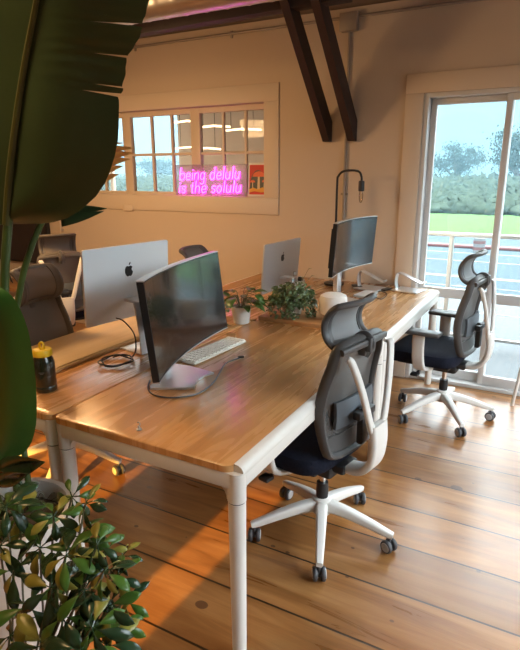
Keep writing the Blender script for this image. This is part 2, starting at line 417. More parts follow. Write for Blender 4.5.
# interior window
wf = MB(); ya, yb = 4.285, 4.335
def bar(x0, x1, z0, z1, y0=ya, y1=yb):
    e_ = .0015 if (x1 - x0) > (z1 - z0) else 0
    y0, y1 = y0 + e_, y1 - e_
    wf.box(((x0 + x1) / 2, (y0 + y1) / 2, (z0 + z1) / 2), (x1 - x0, y1 - y0, z1 - z0), .004)
bar(WX0, WX1, WZ0, WZ0 + .035); bar(WX0, WX1, WZ1 - .045, WZ1); bar(WX0, WX0 + .04, WZ0, WZ1); bar(WX1 - .04, WX1, WZ0, WZ1)
for x in (-4.78, -3.795, -3.0): bar(x - .05, x + .05, WZ0, WZ1)
for x in (-4.45, -4.12, -3.50, -3.268, -2.715, -2.49): bar(x - .012, x + .012, WZ0, WZ1, 4.295, 4.325)
bar(WX0, WX1, 1.735, 1.76, 4.295, 4.325)
win = struct(wf.build('window_1', M['trim']))
MB().box(((WX0 + WX1) / 2, 4.31, (WZ0 + WZ1) / 2), (WX1 - WX0 - .03, .006, WZ1 - WZ0 - .03)).build('window_pane', M['old_glass'], win)
MB().box(((WX0 + WX1) / 2, 4.245, WZ0 + .004), (WX1 - WX0, .09, .008), .002).build('window_sill', M['trim'], win)
# sliding glass door
df = MB(); y0, y1 = 4.235, 4.315
def dbar(x0, x1, z0, z1, a=y0, b=y1, bv=.006):
    e_ = .0015 * (1 if (x1 - x0) > (z1 - z0) else 0) + .0004 * (len(df.v) % 5)
    a, b = a + e_, b - e_
    df.box(((x0 + x1) / 2, (a + b) / 2, (z0 + z1) / 2), (x1 - x0, b - a, z1 - z0), bv)
dbar(DX0, DX0 + .035, 0, DZ, YW - .004, 4.34); dbar(DX1 - .035, DX1, 0, DZ, YW - .004, 4.34); dbar(DX0, DX1, DZ - .03, DZ, YW - .004, 4.34); dbar(DX0, DX1, 0, .03, YW - .004, 4.34)
for x0, x1 in ((DX0 + .035, -.405), (-.45, .44), (.37, DX1 - .035)):
    a, b = (4.225, 4.265) if x0 > -.9 and x0 < .3 else (4.275, 4.315)
    dbar(x0, x0 + .042, .03, DZ - .03, a, b); dbar(x1 - .05, x1, .03, DZ - .03, a, b)
    dbar(x0, x1, DZ - .075, DZ - .03, a, b); dbar(x0, x1, .03, .105, a, b)
    dbar(x0, x1, .66, .735, a, b)
door = struct(df.build('door_1', M['door_white']))
for x0, x1, y in ((DX0 + .075, -.45, 4.295), (-.41, .39, 4.245), (.41, DX1 - .08, 4.295)):
    MB().box(((x0 + x1) / 2, y, (.105 + .66) / 2), (x1 - x0, .006, .555)).build('lower_pane', M['glass'], door)
    MB().box(((x0 + x1) / 2, y, (.735 + DZ - .075) / 2), (x1 - x0, .006, DZ - .075 - .735)).build('upper_pane', M['glass'], door)

# ---------------------------------------------------------------- adjoining room behind the interior window
r = MB()
r.box((-7, 5.7, -.05), (10, 2.7, .1)); r.box((-7, 5.7, 2.75), (10, 2.7, .1))
r.box((-1.98, 5.68, 1.35), (.08, 2.6, 2.7)); r.box((-12, 5.7, 1.35), (.1, 2.7, 2.7))
r.box((-3.6, 7.05, 1.35), (3.15, .1, 2.7)); r.box((-8.6, 7.05, .5), (6.9, .1, 1.0)); r.box((-8.6, 7.05, 2.68), (6.9, .1, .14))
struct(r.build('wall_annex', M['wall']))
wf = MB()
for x in (-5.2, -6.6, -8.0, -9.4): bar(x - .03, x + .03, 1.0, 2.61, 7.02, 7.08)
struct(wf.build('window_2', M['trim']))

# ---------------------------------------------------------------- timber, duct, conduit
beam = MB().box((-3.75, 3.50, 2.60), (4.9, .10, .115), .006, (0, -.012, 0)).build('ceiling_beam', M['timber']); struct(beam)
def brace(x, label):
    t = MB(); wd = .055
    poly = [(YW - .001, 1.81), (YW - .001, 1.955), (3.0, 3.165), (2.87, 3.165), (4.15, 1.81)]
    t.prism(poly, (x - wd / 2, 0, 0), (0, 1, 0), (0, 0, 1), wd)
    return tag(t.build('timber_brace', M['timber']), label, 'timber brace', 'timber knee braces on the back wall')
brace(-1.695, 'dark timber brace nearer the interior window, rising from the wall')
brace(-1.495, 'dark timber brace beside the wall conduit, nearer the glass door')
d = MB(); path = [(-4.9 + i * .02, 2.93, 2.585) for i in range(0, 190)]
d.tube(path, [.115 + (.003 if i % 7 < 1 else 0) for i in range(190)], 24)
tag(d.build('ventilation_duct', M['galv']), 'silver spiral ventilation duct under the ceiling in front of the dark beam', 'duct')
c = thing('electrical_conduit', 'grey metal conduit running along the top of the back wall and down', 'conduit', (-1.548, YW, 2.62))
MB().tube([(-4.5, -.014, .035), (3.3, -.014, .035)], .011, 8).build('horizontal_pipe', M['conduit'], c)
MB().tube([(0, -.014, 0), (0, -.014, -1.86)], .011, 8).build('vertical_pipe', M['conduit'], c)
MB().box((0, -.03, .0), (.13, .06, .12), .006).build('junction_box', M['conduit'], c)
for z in (-.55, -1.2, -1.7): MB().box((0, -.008, z), (.055, .014, .018), .003).build('clamp', M['conduit'], c)
for x in (-2, -1, 1.1): MB().box((x, -.008, .03), (.018, .014, .055), .003).build('clamp', M['conduit'], c)
tag(MB().box((-3.75, YW - .018, 1.255), (.12, .008, .055), .003).build('wall_plate', M['trim']), 'small painted socket plate on the trim below the window', 'wall plate')

# ---------------------------------------------------------------- neon sign
G = {  # single-stroke letters, x-height 1, ascender 1.75, descender -.7
 'b': (.75, [[(0, 1.75), (0, 0)], [(0, .6), (.2, .95), (.5, .95), (.65, .5), (.5, .05), (.2, .0), (0, .3)]]),
 'e': (.75, [[(.05, .5), (.6, .55), (.5, .95), (.2, .95), (.03, .5), (.2, .02), (.6, .12)]]),
 'i': (.3, [[(.1, 1), (.1, 0)], [(.1, 1.35), (.12, 1.45)]]),
 'n': (.75, [[(0, 1), (0, 0)], [(0, .6), (.2, .95), (.48, .95), (.56, .6), (.56, 0)]]),
 'g': (.75, [[(.56, .6), (.4, .98), (.12, .9), (.0, .5), (.12, .08), (.4, .06), (.56, .4)], [(.56, 1), (.56, -.3), (.4, -.65), (.05, -.55)]]),
 'd': (.78, [[(.58, .4), (.45, .05), (.15, .02), (.0, .5), (.15, .95), (.45, .95), (.58, .6)], [(.58, 1.75), (.58, 0)]]),
 'l': (.3, [[(.1, 1.75), (.1, 0)]]),
 'u': (.75, [[(0, 1), (0, .3), (.15, .02), (.42, .05), (.56, .35)], [(.56, 1), (.56, 0)]]),
 's': (.62, [[(.5, .85), (.3, 1), (.08, .85), (.1, .6), (.4, .42), (.48, .18), (.28, 0), (0, .12)]]),
 't': (.55, [[(.22, 1.5), (.22, .15), (.4, .0)], [(0, 1), (.45, 1)]]),
 'h': (.75, [[(0, 1.75), (0, 0)], [(0, .6), (.2, .95), (.48, .95), (.56, .6), (.56, 0)]]),
 'o': (.75, [[(.3, 1), (.05, .8), (0, .4), (.2, .02), (.45, .05), (.6, .45), (.5, .88), (.3, 1)]]),
 ' ': (.45, [])}
sign = thing('neon_sign', 'pink neon script sign reading being delulu is the solulu, in the window', 'neon sign', (-2.85, 4.262, WZ0 + .008))
def line(txt, x0, z0, width, h, name):
    total = sum(G[ch][0] for ch in txt) + .12 * len(txt); sx = width / total; x = 0; b = MB()
    for ch in txt:
        if ch == ' ': b.build(name, M['neon'], sign); b = MB()
        wd, strokes = G[ch]
        for st in strokes:
            pts = [(x0 + (x + a) * sx + z * h * .16, 0, z0 + z * h + (x * sx) * .02) for a, z in st]
            if len(st) > 2: pts = spline(pts, 4)
            b.tube(pts, .0045, 6)
        x += wd + .12
    return b.build(name, M['neon'], sign)
line('being delulu', -.32, .135, .65, .060, 'tube_word')
line('is the solulu', -.34, .02, .68, .060, 'tube_word')
MB().box((0, .014, .135), (.76, .005, .27), .002).build('glow_panel', M['acrylic'], sign)  # sheet added behind the letters to catch the neon glow

# poster of mushrooms
po = thing('mushroom_poster', 'small red and black mushroom print with white border standing on the window sill', 'poster', (-2.355, 4.262, WZ0 + .008))
T = Matrix.Rotation(-.06, 3, 'X')
MB().box(T @ Vector((0, 0, .14)), (.19, .006, .28), .001, T).build('backing_board', M['paper'], po)
def art(poly, m, lift, name):
    b = MB(); ux, uz = T @ Vector((1, 0, 0)), T @ Vector((0, 0, 1))
    b.prism(poly, T @ Vector((0, -.0032 - lift, 0)), ux, uz, .0008); return b.build(name, M[m], po)
art([(-.083, .018), (.083, .018), (.083, .262), (-.083, .262)], 'red', 0, 'red_ground')
art([(.075 * math.cos(a), .09 + .13 * math.sin(a)) for a in [PI * i / 12 for i in range(13)]] + [(-.083, .06), (.083, .06)], 'black', .001, 'dark_arch')
b = []
for cx, cz, rx, rz in ((.008, .165, .06, .045), (-.05, .118, .024, .02), (.062, .12, .022, .02)):
    art([(cx + rx * math.cos(PI * i / 10), cz + rz * math.sin(PI * i / 10)) for i in range(11)], 'orange', .002, 'mushroom_cap')
    art([(cx - rx * .2, .05), (cx + rx * .24, .05), (cx + rx * .16, cz), (cx - rx * .14, cz)], 'cream', .0025, 'mushroom_stem')
art([(-.083, .06), (-.04, .075), (0, .062), (.05, .078), (.083, .065), (.083, .04), (.03, .036), (-.03, .045), (-.083, .034)], 'mustard', .003, 'mustard_ground')

# light bars hanging in the adjoining room
for i, (px, py, y, ln) in enumerate(((187, 122, 5.3, .35), (213, 127, 5.2, .42), (190, 148, 6.4, .5), (207, 149, 6.0, .4), (242, 130, 5.9, .5))):
    p = at(px, py, y=y); t = thing('light_bar', '', 'light bar', p, 0, 'warm light bars in the adjoining room')
    t['label'] = ['warm light bar at top of third window column', 'brightest warm light bar in the upper right sash', 'warm light bar low beside the bright outside view', 'warm light bar just right of the thick sash post', 'faint warm light bar near the upper right pane'][i]
    MB().tube([(-ln / 2, 0, 0), (0, 0, .012), (ln / 2, 0, -.006)], .011, 8).build('led_tube', M['led'], t)
    q = MB()
    for s in (-1, 1): q.tube([(s * ln * .3, 0, .005), (s * ln * .3, 0, 2.7 - p.z)], .003, 6)
    q.build('hanging_wire', M['black'], t)

# ---------------------------------------------------------------- outdoors
GZ = -.5
struct(MB().box((-5, 6.0, -.09), (40, 3.3, .1)).build('ground_deck', M['deck']))
struct(MB().box((-20, 13.5, GZ - .05), (160, 13.4, .1)).build('road', M['asphalt']))
struct(MB().box((-20, 42, GZ - .08), (240, 44.6, .2)).build('ground_grass', M['grass']))
struct(MB().box((-20, 11.7, GZ + .003), (160, .20, .006)).build('trim_yellow_line', M['paint_yellow']))
struct(MB().box((-20, 9.6, GZ + .003), (160, .10, .006)).build('trim_white_line', M['paint_white']))
struct(MB().box((-20, 15.2, GZ + .003), (160, .10, .006)).build('trim_edge_line', M['paint_white']))
struct(MB().box((-20, 16.3, GZ + .04), (160, .3, .08), .02).build('trim_red_kerb', M['paint_red']))
rl = thing('metal_railing', 'grey metal railing with posts outside the glass door', 'railing', (-.92, 5.4, -.04))
MB().box((1, 0, 1.06), (5, .05, .035), .006).build('top_rail', M['galv'], rl)
MB().box((1, 0, .10), (5, .03, .03), .004).build('bottom_rail', M['galv'], rl)
for x in (-1.4, 0, 1.4, 2.8): MB().box((x, 0, .525), (.04, .04, 1.05), .004).build('post', M['galv'], rl)
q = MB()
for z in (.34, .58, .82): q.tube([(-1.5, 0, z), (3.5, 0, z)], .004, 6)
q.build('cable_wire', M['galv'], rl)
bp = at(478.5, 252, z=GZ); bl = thing('striped_bollard', 'red and white striped post standing by the road', 'bollard', bp)
bh = at(478.5, 238, y=bp.y).z - GZ
MB().lathe([(.15, 0), (.15, bh), (.10, bh + .05)]).build('post', M['paint_white'], bl)
for z in (.28, .72): MB().lathe([(.155, bh * (z - .10)), (.155, bh * (z + .10))], cap=False).build('red_band', M['paint_red'], bl)
# fog over the road and the hills
hz = bpy.data.materials.new('fog'); hz.use_nodes = True; hn = hz.node_tree; hn.nodes.remove(hn.nodes['Principled BSDF'])
vs_ = hn.nodes.new('ShaderNodeVolumeScatter'); vs_.inputs['Color'].default_value = (.065, .110, .130, 1); vs_.inputs['Density'].default_value = .017
hn.links.new(vs_.outputs[0], hn.nodes['Material Output'].inputs['Volume'])
fo = MB().box((-20, 70, 11.5), (200, 120, 24)).build('fog_bank', hz); tag(fo, 'pale fog hanging over the grass, scrub and trees outside', 'fog', kind='stuff')
# scrub
sc = MB(); rnd = random.Random(3)
def blob(mb, c, rx, ry, rz, nu=8, nv=6, amp=.25):
    ph = [rnd.uniform(0, 6) for _ in range(4)]
    vs = []; fs = []
    for j in range(nv + 1):
        th = PI * j / nv
        for i in range(nu):
            a = 2 * PI * i / nu
            k = 1 + amp * (math.sin(3 * a + ph[0]) * math.sin(2 * th + ph[1]) + .5 * rnd.uniform(-1, 1))
            vs.append((c[0] + rx * k * math.sin(th) * math.cos(a), c[1] + ry * k * math.sin(th) * math.sin(a), c[2] + rz * k * math.cos(th)))
    for j in range(nv):
        for i in range(nu): fs.append([j * nu + i, j * nu + (i + 1) % nu, (j + 1) * nu + (i + 1) % nu, (j + 1) * nu + i])
    mb.add(vs, fs)
for i in range(3400):
    y = 29 + 27 * rnd.random() ** 1.4; x = rnd.uniform(-.95 * y - 6, 6); h = .18 + (y - 29) * .018 + rnd.uniform(0, .28)
    blob(sc, (x, y, GZ + h * .5 + (y - 29) * .008), rnd.uniform(.3, .8), rnd.uniform(.3, .7), h, 7, 5, .4)
tag(sc.build('coastal_scrub', M['scrub']), 'low grey green scrub covering the rise beyond the grass verge', 'scrub', kind='stuff')
def tree(px, py_top, py_bot, y, wpx, label, seed):
    rr = random.Random(seed); b = at(px, py_bot, y=y); top = at(px, py_top, y=y); b.z = min(b.z, .2); H = top.z - b.z
    Wd = wpx / F_PX * y * 1.05
    t = thing('coastal_tree', label, 'tree', (b.x, b.y, b.z), 0, 'trees beyond the road')
    tr = MB(); tips = []
    for i in range(9):
        a = rr.uniform(0, 2 * PI); rad = Wd * .45 * rr.uniform(.3, 1); z1 = H * rr.uniform(.45, .95)
        tip = Vector((rad * math.cos(a), rad * .6 * math.sin(a), z1)); tips.append(tip)
        tr.tube(spline([(0, 0, -.6), (0.05, 0, H * .15), tip * .5 + Vector((0, 0, H * .12)), tip], 4), [H * .03 * (1 - .8 * k / 12) for k in range(13)], 6)
    tr.build('trunk', M['bark'], t)
    lf = MB()
    for tip in tips:
        for k in range(320):
            p = tip + Vector((rr.gauss(0, Wd * .11), rr.gauss(0, Wd * .1), rr.gauss(0, H * .08)))
            R = Euler((rr.uniform(0, 6), rr.uniform(0, 6), rr.uniform(0, 6))).to_matrix(); s = H * .030
            lf.add([p + R @ Vector(q) for q in ((-s, 0, 0), (0, -s * .5, 0), (s, 0, s * .2), (0, s * .5, 0))], [[0, 1, 2, 3]])
    lf.build('crown', M['tree'], t, recalc=False)
tree(454, 146, 187, 62, 42, 'hazy tree seen whole through the left glass door pane', 1)
tree(516, 130, 190, 56, 46, 'hazy tree behind the door post, cut by the photo edge', 5)
tree(160, 158, 186, 70, 60, 'hazy bluish tree seen through the interior window', 9)

# ---------------------------------------------------------------- desks
HD = .74
def desk(name, x0, x1, y0, y1, label, side):
    """side: +1 user edge on +x, -1 user edge on -x"""
    t = thing(name, label, 'desk', ((x0 + x1) / 2, (y0 + y1) / 2, 0), 0, 'wooden topped desks')
    hx, hy = (x1 - x0) / 2, (y1 - y0) / 2
    cut = .032                                     # wood stops short of the user edge; a rounded white edge follows
    def plan(ax0, ax1, ay, rr): return [(p[0] + (ax0 + ax1) / 2, p[1]) for p in rrect(ax1 - ax0, 2 * ay, rr, 5)]
    a0, a1 = (-hx, hx - cut) if side > 0 else (-hx + cut, hx)
    b = MB(); pl = plan(a0, a1, hy, .035); n = len(pl); b.v = []
    rings = [(0, .715), (0, .737), (-.003, .74)]
    vs = []
    for inset, z in rings:
        for x, y in pl:
            cx = (a0 + a1) / 2; vs.append((cx + (x - cx) * (1 + inset / (a1 - a0) * 2), y * (1 + inset / hy), z))
    fs = [list(range(n))[::-1], [2 * n + i for i in range(n)]]
    for k in range(2):
        for i in range(n): j = (i + 1) % n; fs.append([k * n + i, k * n + j, (k + 1) * n + j, (k + 1) * n + i])
    b.add(vs, fs, False); b.build('tabletop', M['desk'], t)
    fr = MB(); zc, hh = .6875, .055
    for s in (-1, 1):
        fr.box((0, s * (hy - .016), zc), (2 * hx - .06, .028, hh), .006)
        fr.box((s * (hx - .016), 0, zc), (.028, 2 * hy - .06, hh), .006)
    # rounded user edge
    ex = side * hx
    prof = [(ex, .715), (ex, .722), (ex - side * .006, .732), (ex - side * .018, .739), (ex - side * .034, .7405), (ex - side * .034, .715)]
    fr.prism([(x, z) for x, z in prof], (0, hy - .02, 0), (1, 0, 0), (0, 0, 1), 2 * hy - .04, True)
    fr.box((ex - side * .016, 0, .712), (.03, 2 * hy - .04, .02), .006)
    for sx in (-1, 1):
        for sy in (-1, 1): fr.lathe([(.030, .66), (.030, .713), (.026, .7145)], (sx * (hx - .031), sy * (hy - .031), 0), 18)
    for sy in (-1, 1):          # curved gussets where rail meets leg
        for sx in (-1, 1):
            lx, ly = sx * (hx - .031), sy * (hy - .031)
            for ux, uy in (((-sx, 0, 0), 0), ((0, -sy, 0), 1)):
                cv = [(0, 0)] + [(.03 + .05 * (1 - math.cos(a)), -.05 * (1 - math.sin(a))) for a in [PI / 2 * i / 6 for i in range(7)]] + [(.08, 0.01), (0, .01)]
                cv = [(.0, -.05), (.03, -.05)] + [(.03 + .05 * (1 - math.cos(a)), -.05 + .05 * math.sin(a)) for a in [PI / 2 * i / 6 for i in range(1, 7)]] + [(.08, .01), (0, .01)]
                U = Vector(ux); nn = U.cross(Vector((0, 0, 1)))
                fr.prism(cv, Vector((lx, ly, .662)) + nn * -.012, U, (0, 0, 1), .024)
    fr.build('frame', M['white'], t)
    for sx in (-1, 1):
        for sy in (-1, 1):
            q = MB().lathe([(.022, .0), (.024, .01), (.0285, .60), (.0285, .606), (.0265, .607), (.0265, .611), (.030, .612), (.030, .66)], (sx * (hx - .031), sy * (hy - .031), 0), 18)
            lg = q.build('leg', M['white'], t)
            MB().lathe([(.0275, .6075), (.0275, .6105)], (sx * (hx - .031), sy * (hy - .031), 0), 18, cap=False).build('collar', M['dark_plastic'], lg)
    return t
XS = -1.566
desk('desk', XS + .002, -.763, 1.262, 2.772, 'large wooden desk in front with the curved monitor and yellow keyboard area', 1)['label'] = 'nearest wooden desk, carrying the large curved monitor and white keyboard'
desk('desk', XS + .002, -.763, 2.776, 4.176, 'far wooden desk against the wall beside the glass door', 1)
desk('desk', -2.31, XS - .002, 1.262, 2.772, 'wooden desk on the left carrying the pale computer and water bottle', -1)
desk('desk', -2.31, XS - .002, 2.776, 4.176, 'far left wooden desk under the grey all in one computer', -1)
dm = MB().box((0, 0, .008), (.375, 1.16, .016), .002)
dm.box((.0, 0, .0185), (.355, 1.14, .005), .001)
o = dm.build('desk_board', M['pale_wood']); o.location = (-2.085, 2.15, HD + .0006)
tag(o, 'pale wooden board lying along the left desk behind the water bottle', 'board')
o = MB().box((0, 0, .0125), (.56, .30, .025), .003).build('plant_board', M['board_wood']); o.location = (-1.26, 2.935, HD + .0006)
tag(o, 'low wooden board across the far desk under ivy and round lamp', 'board')

# ---------------------------------------------------------------- office chairs
def sup(a, n): c, s = math.cos(a), math.sin(a); return (abs(c) ** (2 / n) * (1 if c >= 0 else -1), abs(s) ** (2 / n) * (1 if s >= 0 else -1))
def make_chair(loc, rz, star, label, mesh='mesh', hmesh='head_mesh', frame='dark_plastic'):
    t = thing('office_chair', label, 'office chair', loc, rz, 'ergonomic mesh office chairs')
    b = MB()
    b.lathe([(.022, .105), (.040, .11), (.043, .15), (.040, .182), (.028, .19)], n=20)
    R0 = .31; angs = [star - rz + 2 * PI * i / 5 for i in range(5)]
    for a in angs:
        d = Vector((math.cos(a), math.sin(a), 0))
        pts = [d * .02 + Vector((0, 0, .150)), d * .10 + Vector((0, 0, .142)), d * .2 + Vector((0, 0, .118)), d * .285 + Vector((0, 0, .092)), d * .325 + Vector((0, 0, .082))]
        b.sweep(spline(pts, 3), rrect(.052, .042, .012, 3), scale=[(1.05 - .045 * i, 1.3 - .06 * i) for i in range(13)])
    b.build('star_base', M['white_plastic'], t)
    for i, a in enumerate(angs):
        d = Vector((math.cos(a), math.sin(a), 0)); ca = a + (1.1, 2.3, .4, 2.9, 1.7)[i]; e = Vector((math.cos(ca), math.sin(ca), 0))
        c = d * R0 + Vector((0, 0, .0305))
        k = MB()
        for s in (-1, 1): k.lathe([(.012, -.009), (.026, -.009), (.030, -.004), (.030, .004), (.026, .009), (.012, .009)], c + e * .017 * s, 20, e)
        k.cyl(c - e * .012, c + e * .012, .013)
        k.tube([c + Vector((0, 0, .0)), c + Vector((0, 0, .055))], .008, 10)
        k.lathe([(.034, -.011), (.035, -.009), (.035, .009), (.034, .011)], c, 18, e) if 0 else None
        w_ = k.build('caster', M['tyre'], t)
        for s in (-1, 1): MB().lathe([(.0215, .0), (.019, .0025)], c + e * (.026 * s), 18, e * s).build('hub_cap', M['hub'], w_)
    MB().lathe([(.026, .185), (.028, .22), (.026, .262)], n=18).build('gas_lift_sleeve', M['black'], t)
    MB().cyl((0, 0, .255), (0, 0, .345), .0145).build('gas_lift', M['chrome'], t)
    k = MB().box((.03, 0, .362), (.24, .17, .055), .018); k.box((.10, 0, .395), (.34, .34, .03), .012); k.box((-.08, 0, .385), (.12, .12, .04), .012)
    k.build('tilt_mechanism', M['black'], t)
    k = MB().tube([(.10, .08, .365), (.11, .22, .36), (.11, .235, .357)], .007, 8); k.box((.115, .255, .355), (.05, .05, .018), .006)
    k.build('lever', M['black'], t)
    k = MB().tube([(.10, -.08, .365), (.11, -.22, .36)], .007, 8); k.box((.115, -.235, .355), (.05, .04, .018), .006)
    k.build('lever', M['black'], t)
    # seat cushion
    s = MB(); cx, hx, hy = .115, .235, .25; rings = [(.80, .408), (.95, .412), (1.0, .43), (1.0, .462), (.975, .482), (.90, .492), (.6, .489), (.25, .486)]
    vs = []; n = 36
    for q, z in rings:
        for i in range(n):
            x, y = sup(2 * PI * i / n, 4.5); X = cx + hx * q * x; vs.append((X, hy * q * y, z - .028 * max(0, (X - .22) / .13) ** 2))
    fs = [[j * n + i, j * n + (i + 1) % n, (j + 1) * n + (i + 1) % n, (j + 1) * n + i] for j in range(len(rings) - 1) for i in range(n)]
    fs += [list(range(n))[::-1], [(len(rings) - 1) * n + i for i in range(n)]]
    s.add(vs, fs).build('seat', M['navy'], t)
    # arm rests
    for sy in (-1, 1):
        k = MB(); pts = spline([(.06, sy * .17, .385), (.085, sy * .25, .40), (.095, sy * .275, .45), (.10, sy * .28, .54), (.10, sy * .28, .622)], 4)
        k.sweep(pts, rrect(.026, .075, .011, 3), upv=(1, 0, 0)); ar = k.build('armrest', M['white_plastic'], t)
        MB().box((.09, sy * .275, .638), (.245, .095, .026), .012, seg=3).build('arm_pad', M['dark_plastic'], ar)
    # backrest
    def bx(z): # profile of the back in side view
        u = (z - .49) / .46
        return -.150 + .022 * math.sin(PI * min(1, u * 1.15)) - .035 * max(0, u - .35) ** 1.3
    def bw(z): u = (z - .49) / .46; return .138 + .054 * math.sin(PI * min(1, .15 + u * .75))
    def B(y, z, off=0): return Vector((bx(z) + .03 * (y / .2) ** 2 + off, y, z + .02 * (1 - (y / .22) ** 2) * (1 if z > .9 else 0)))
    loop = []
    for i in range(11): z = .525 + .39 * i / 10; loop.append(B(bw(z), z))
    for i in range(1, 10):
        a = PI * i / 10; loop.append(B(bw(.93) * abs(math.cos(a)) ** .35 * (1 if math.cos(a) > 0 else -1), .915 + .035 * math.sin(a) ** .7))
    for i in range(11): z = .915 - .39 * i / 10; loop.append(B(-bw(z), z))
    for i in range(1, 10):
        a = PI * i / 10; loop.append(B(-bw(.52) * abs(math.cos(a)) ** .45 * (1 if math.cos(a) > 0 else -1), .525 - .035 * math.sin(a) ** .7))
    fr = MB(); fr.tube(loop, .0165, 10, closed=True, ry=.024, upv=(1, 0, 0))
    def band(u, v): # broad lower band of the frame
        z = .49 + .085 * v; y = (u * 2 - 1) * bw(z) * (.86 + .14 * min(1, v * 3)); return B(y, z, -.006)
    fr.grid(band, 14, 3, .012)
    fr.build('backrest_frame', M[frame], t)
    MB().grid(lambda u, v: B((u * 2 - 1) * bw(.52 + .42 * v) * .98, .52 + .42 * v), 14, 12, .004).build('backrest_mesh', M[mesh], t)
    k = MB(); k.grid(lambda u, v: (bx(.67) - .035 + .03 * ((u * 2 - 1) * .14 / .2) ** 2 + .02 * (v - .5) ** 2, (u * 2 - 1) * .14, .61 + .115 * v), 12, 6, .016)
    lp = k.build('lumbar_support', M['lumbar'], t)
    k = MB(); k.box((bx(.67) - .062, 0, .655), (.035, .13, .035), .008); k.box((bx(.6) - .055, 0, .60), (.03, .06, .16), .008)
    k.build('lumbar_bracket', M['black'], lp)
    # white rear frame
    k = MB(); pts = spline([(.0, 0, .388), (-.12, 0, .386), (-.20, 0, .40), (-.248, 0, .455), (-.262, 0, .54), (-.255, 0, .625)], 5)
    k.sweep(pts, rrect(.105, .032, .014, 3), upv=(1, 0, 0.3) if 0 else None, scale=[(.8 + .012 * i, 1.0) for i in range(26)])
    for sy in (-1, 1):
        k.sweep(spline([(-.253, sy * .035, .59), (-.25, sy * .062, .65), (-.236, sy * .108, .79), (-.214, sy * .150, .905), (-.20, sy * .160, .925)], 5), rrect(.020, .034, .008, 3), upv=(0, sy * 1, .35))
    k.box((-.252, 0, .612), (.034, .11, .03), .01)
    k.build('rear_frame', M['white_plastic'], t)
    k = MB(); k.sweep([B(y, .935, -.028) for y in (-.165, -.11, -.055, 0, .055, .11, .165)], rrect(.022, .026, .008, 3), upv=(0, 0, 1))
    k.box(B(0, .925, -.035), (.028, .045, .06), .008); k.build('top_crossbar', M[frame], t)
    # headrest
    cs = spline([(-.168, 0, 1.112), (-.134, 0, 1.090), (-.106, 0, 1.05), (-.099, 0, 1.008), (-.116, 0, .965), (-.152, 0, .94)], 4)
    HW = .128
    def HP(s, y):
        s = max(0, min(1, s)) * (len(cs) - 1); i = min(int(s), len(cs) - 2); p = cs[i].lerp(cs[i + 1], s - i)
        return Vector((p.x + .028 * (y / HW) ** 2, y, p.z))
    lp = []
    for i in range(13): lp.append(HP(.06 + .88 * i / 12, HW))
    for i in range(1, 8): lp.append(HP(.94 + .06 * math.sin(PI * i / 8), HW * math.cos(PI * i / 8)))
    for i in range(13): lp.append(HP(.94 - .88 * i / 12, -HW))
    for i in range(1, 8): lp.append(HP(.06 - .06 * math.sin(PI * i / 8), -HW * math.cos(PI * i / 8)))
    k = MB(); k.tube(lp, .017, 10, closed=True, ry=.013)
    for s in (-1, 1): k.grid(lambda u, v: HP(.05 + .9 * u, s * HW * (.76 + .22 * v)), 12, 2, .012 * s)
    k.grid(lambda u, v: HP(.80 + .16 * u, HW * (v * 2 - 1) * .95), 3, 12, .012)
    hd = k.build('headrest', M[frame], t)
    MB().grid(lambda u, v: HP(.04 + .80 * u, HW * (v * 2 - 1) * .80) + Vector((.004, 0, 0)), 12, 10, .003).build('headrest_mesh', M[hmesh], hd)
    k = MB().tube(spline([(-.150, 0, .956), (-.17, 0, .972), (-.19, 0, .970), (-.20, 0, .945), (-.178, 0, .90)], 4), .015, 10, ry=.024)
    k.box((-.176, 0, .925), (.04, .05, .06), .012); k.build('headrest_arm', M['dark_plastic'], t)
    return t
near = make_chair((-.812, 2.053, 0), PI - .20, math.radians(3), 'grey mesh office chair pulled up to the nearest desk')
far = make_chair((-.585, 3.598, 0), PI - .10, math.radians(15), 'grey mesh office chair in front of the glass door')
lc = make_chair((-2.285, 1.95, 0), .08, math.radians(8), 'brownish office chair behind the pale board and water bottle, facing the camera', 'brown_mesh', 'brown_mesh', 'brown_plastic')
for px, py, zz, rz, lab in ((57, 241, 1.06, PI - .55, 'office chair at far left with its concave headrest turned away'), (199, 254, 1.09, .1, 'office chair mostly hidden behind the curved monitor')):
    p = at(px, py, z=zz)
    if px == 199: p = at(199, 263, z=1.02)
    hx_ = Vector((.08 * math.cos(rz), .08 * math.sin(rz), 0))
    dup(lc, (p.x + hx_.x, p.y + hx_.y, 0), rz, lab)

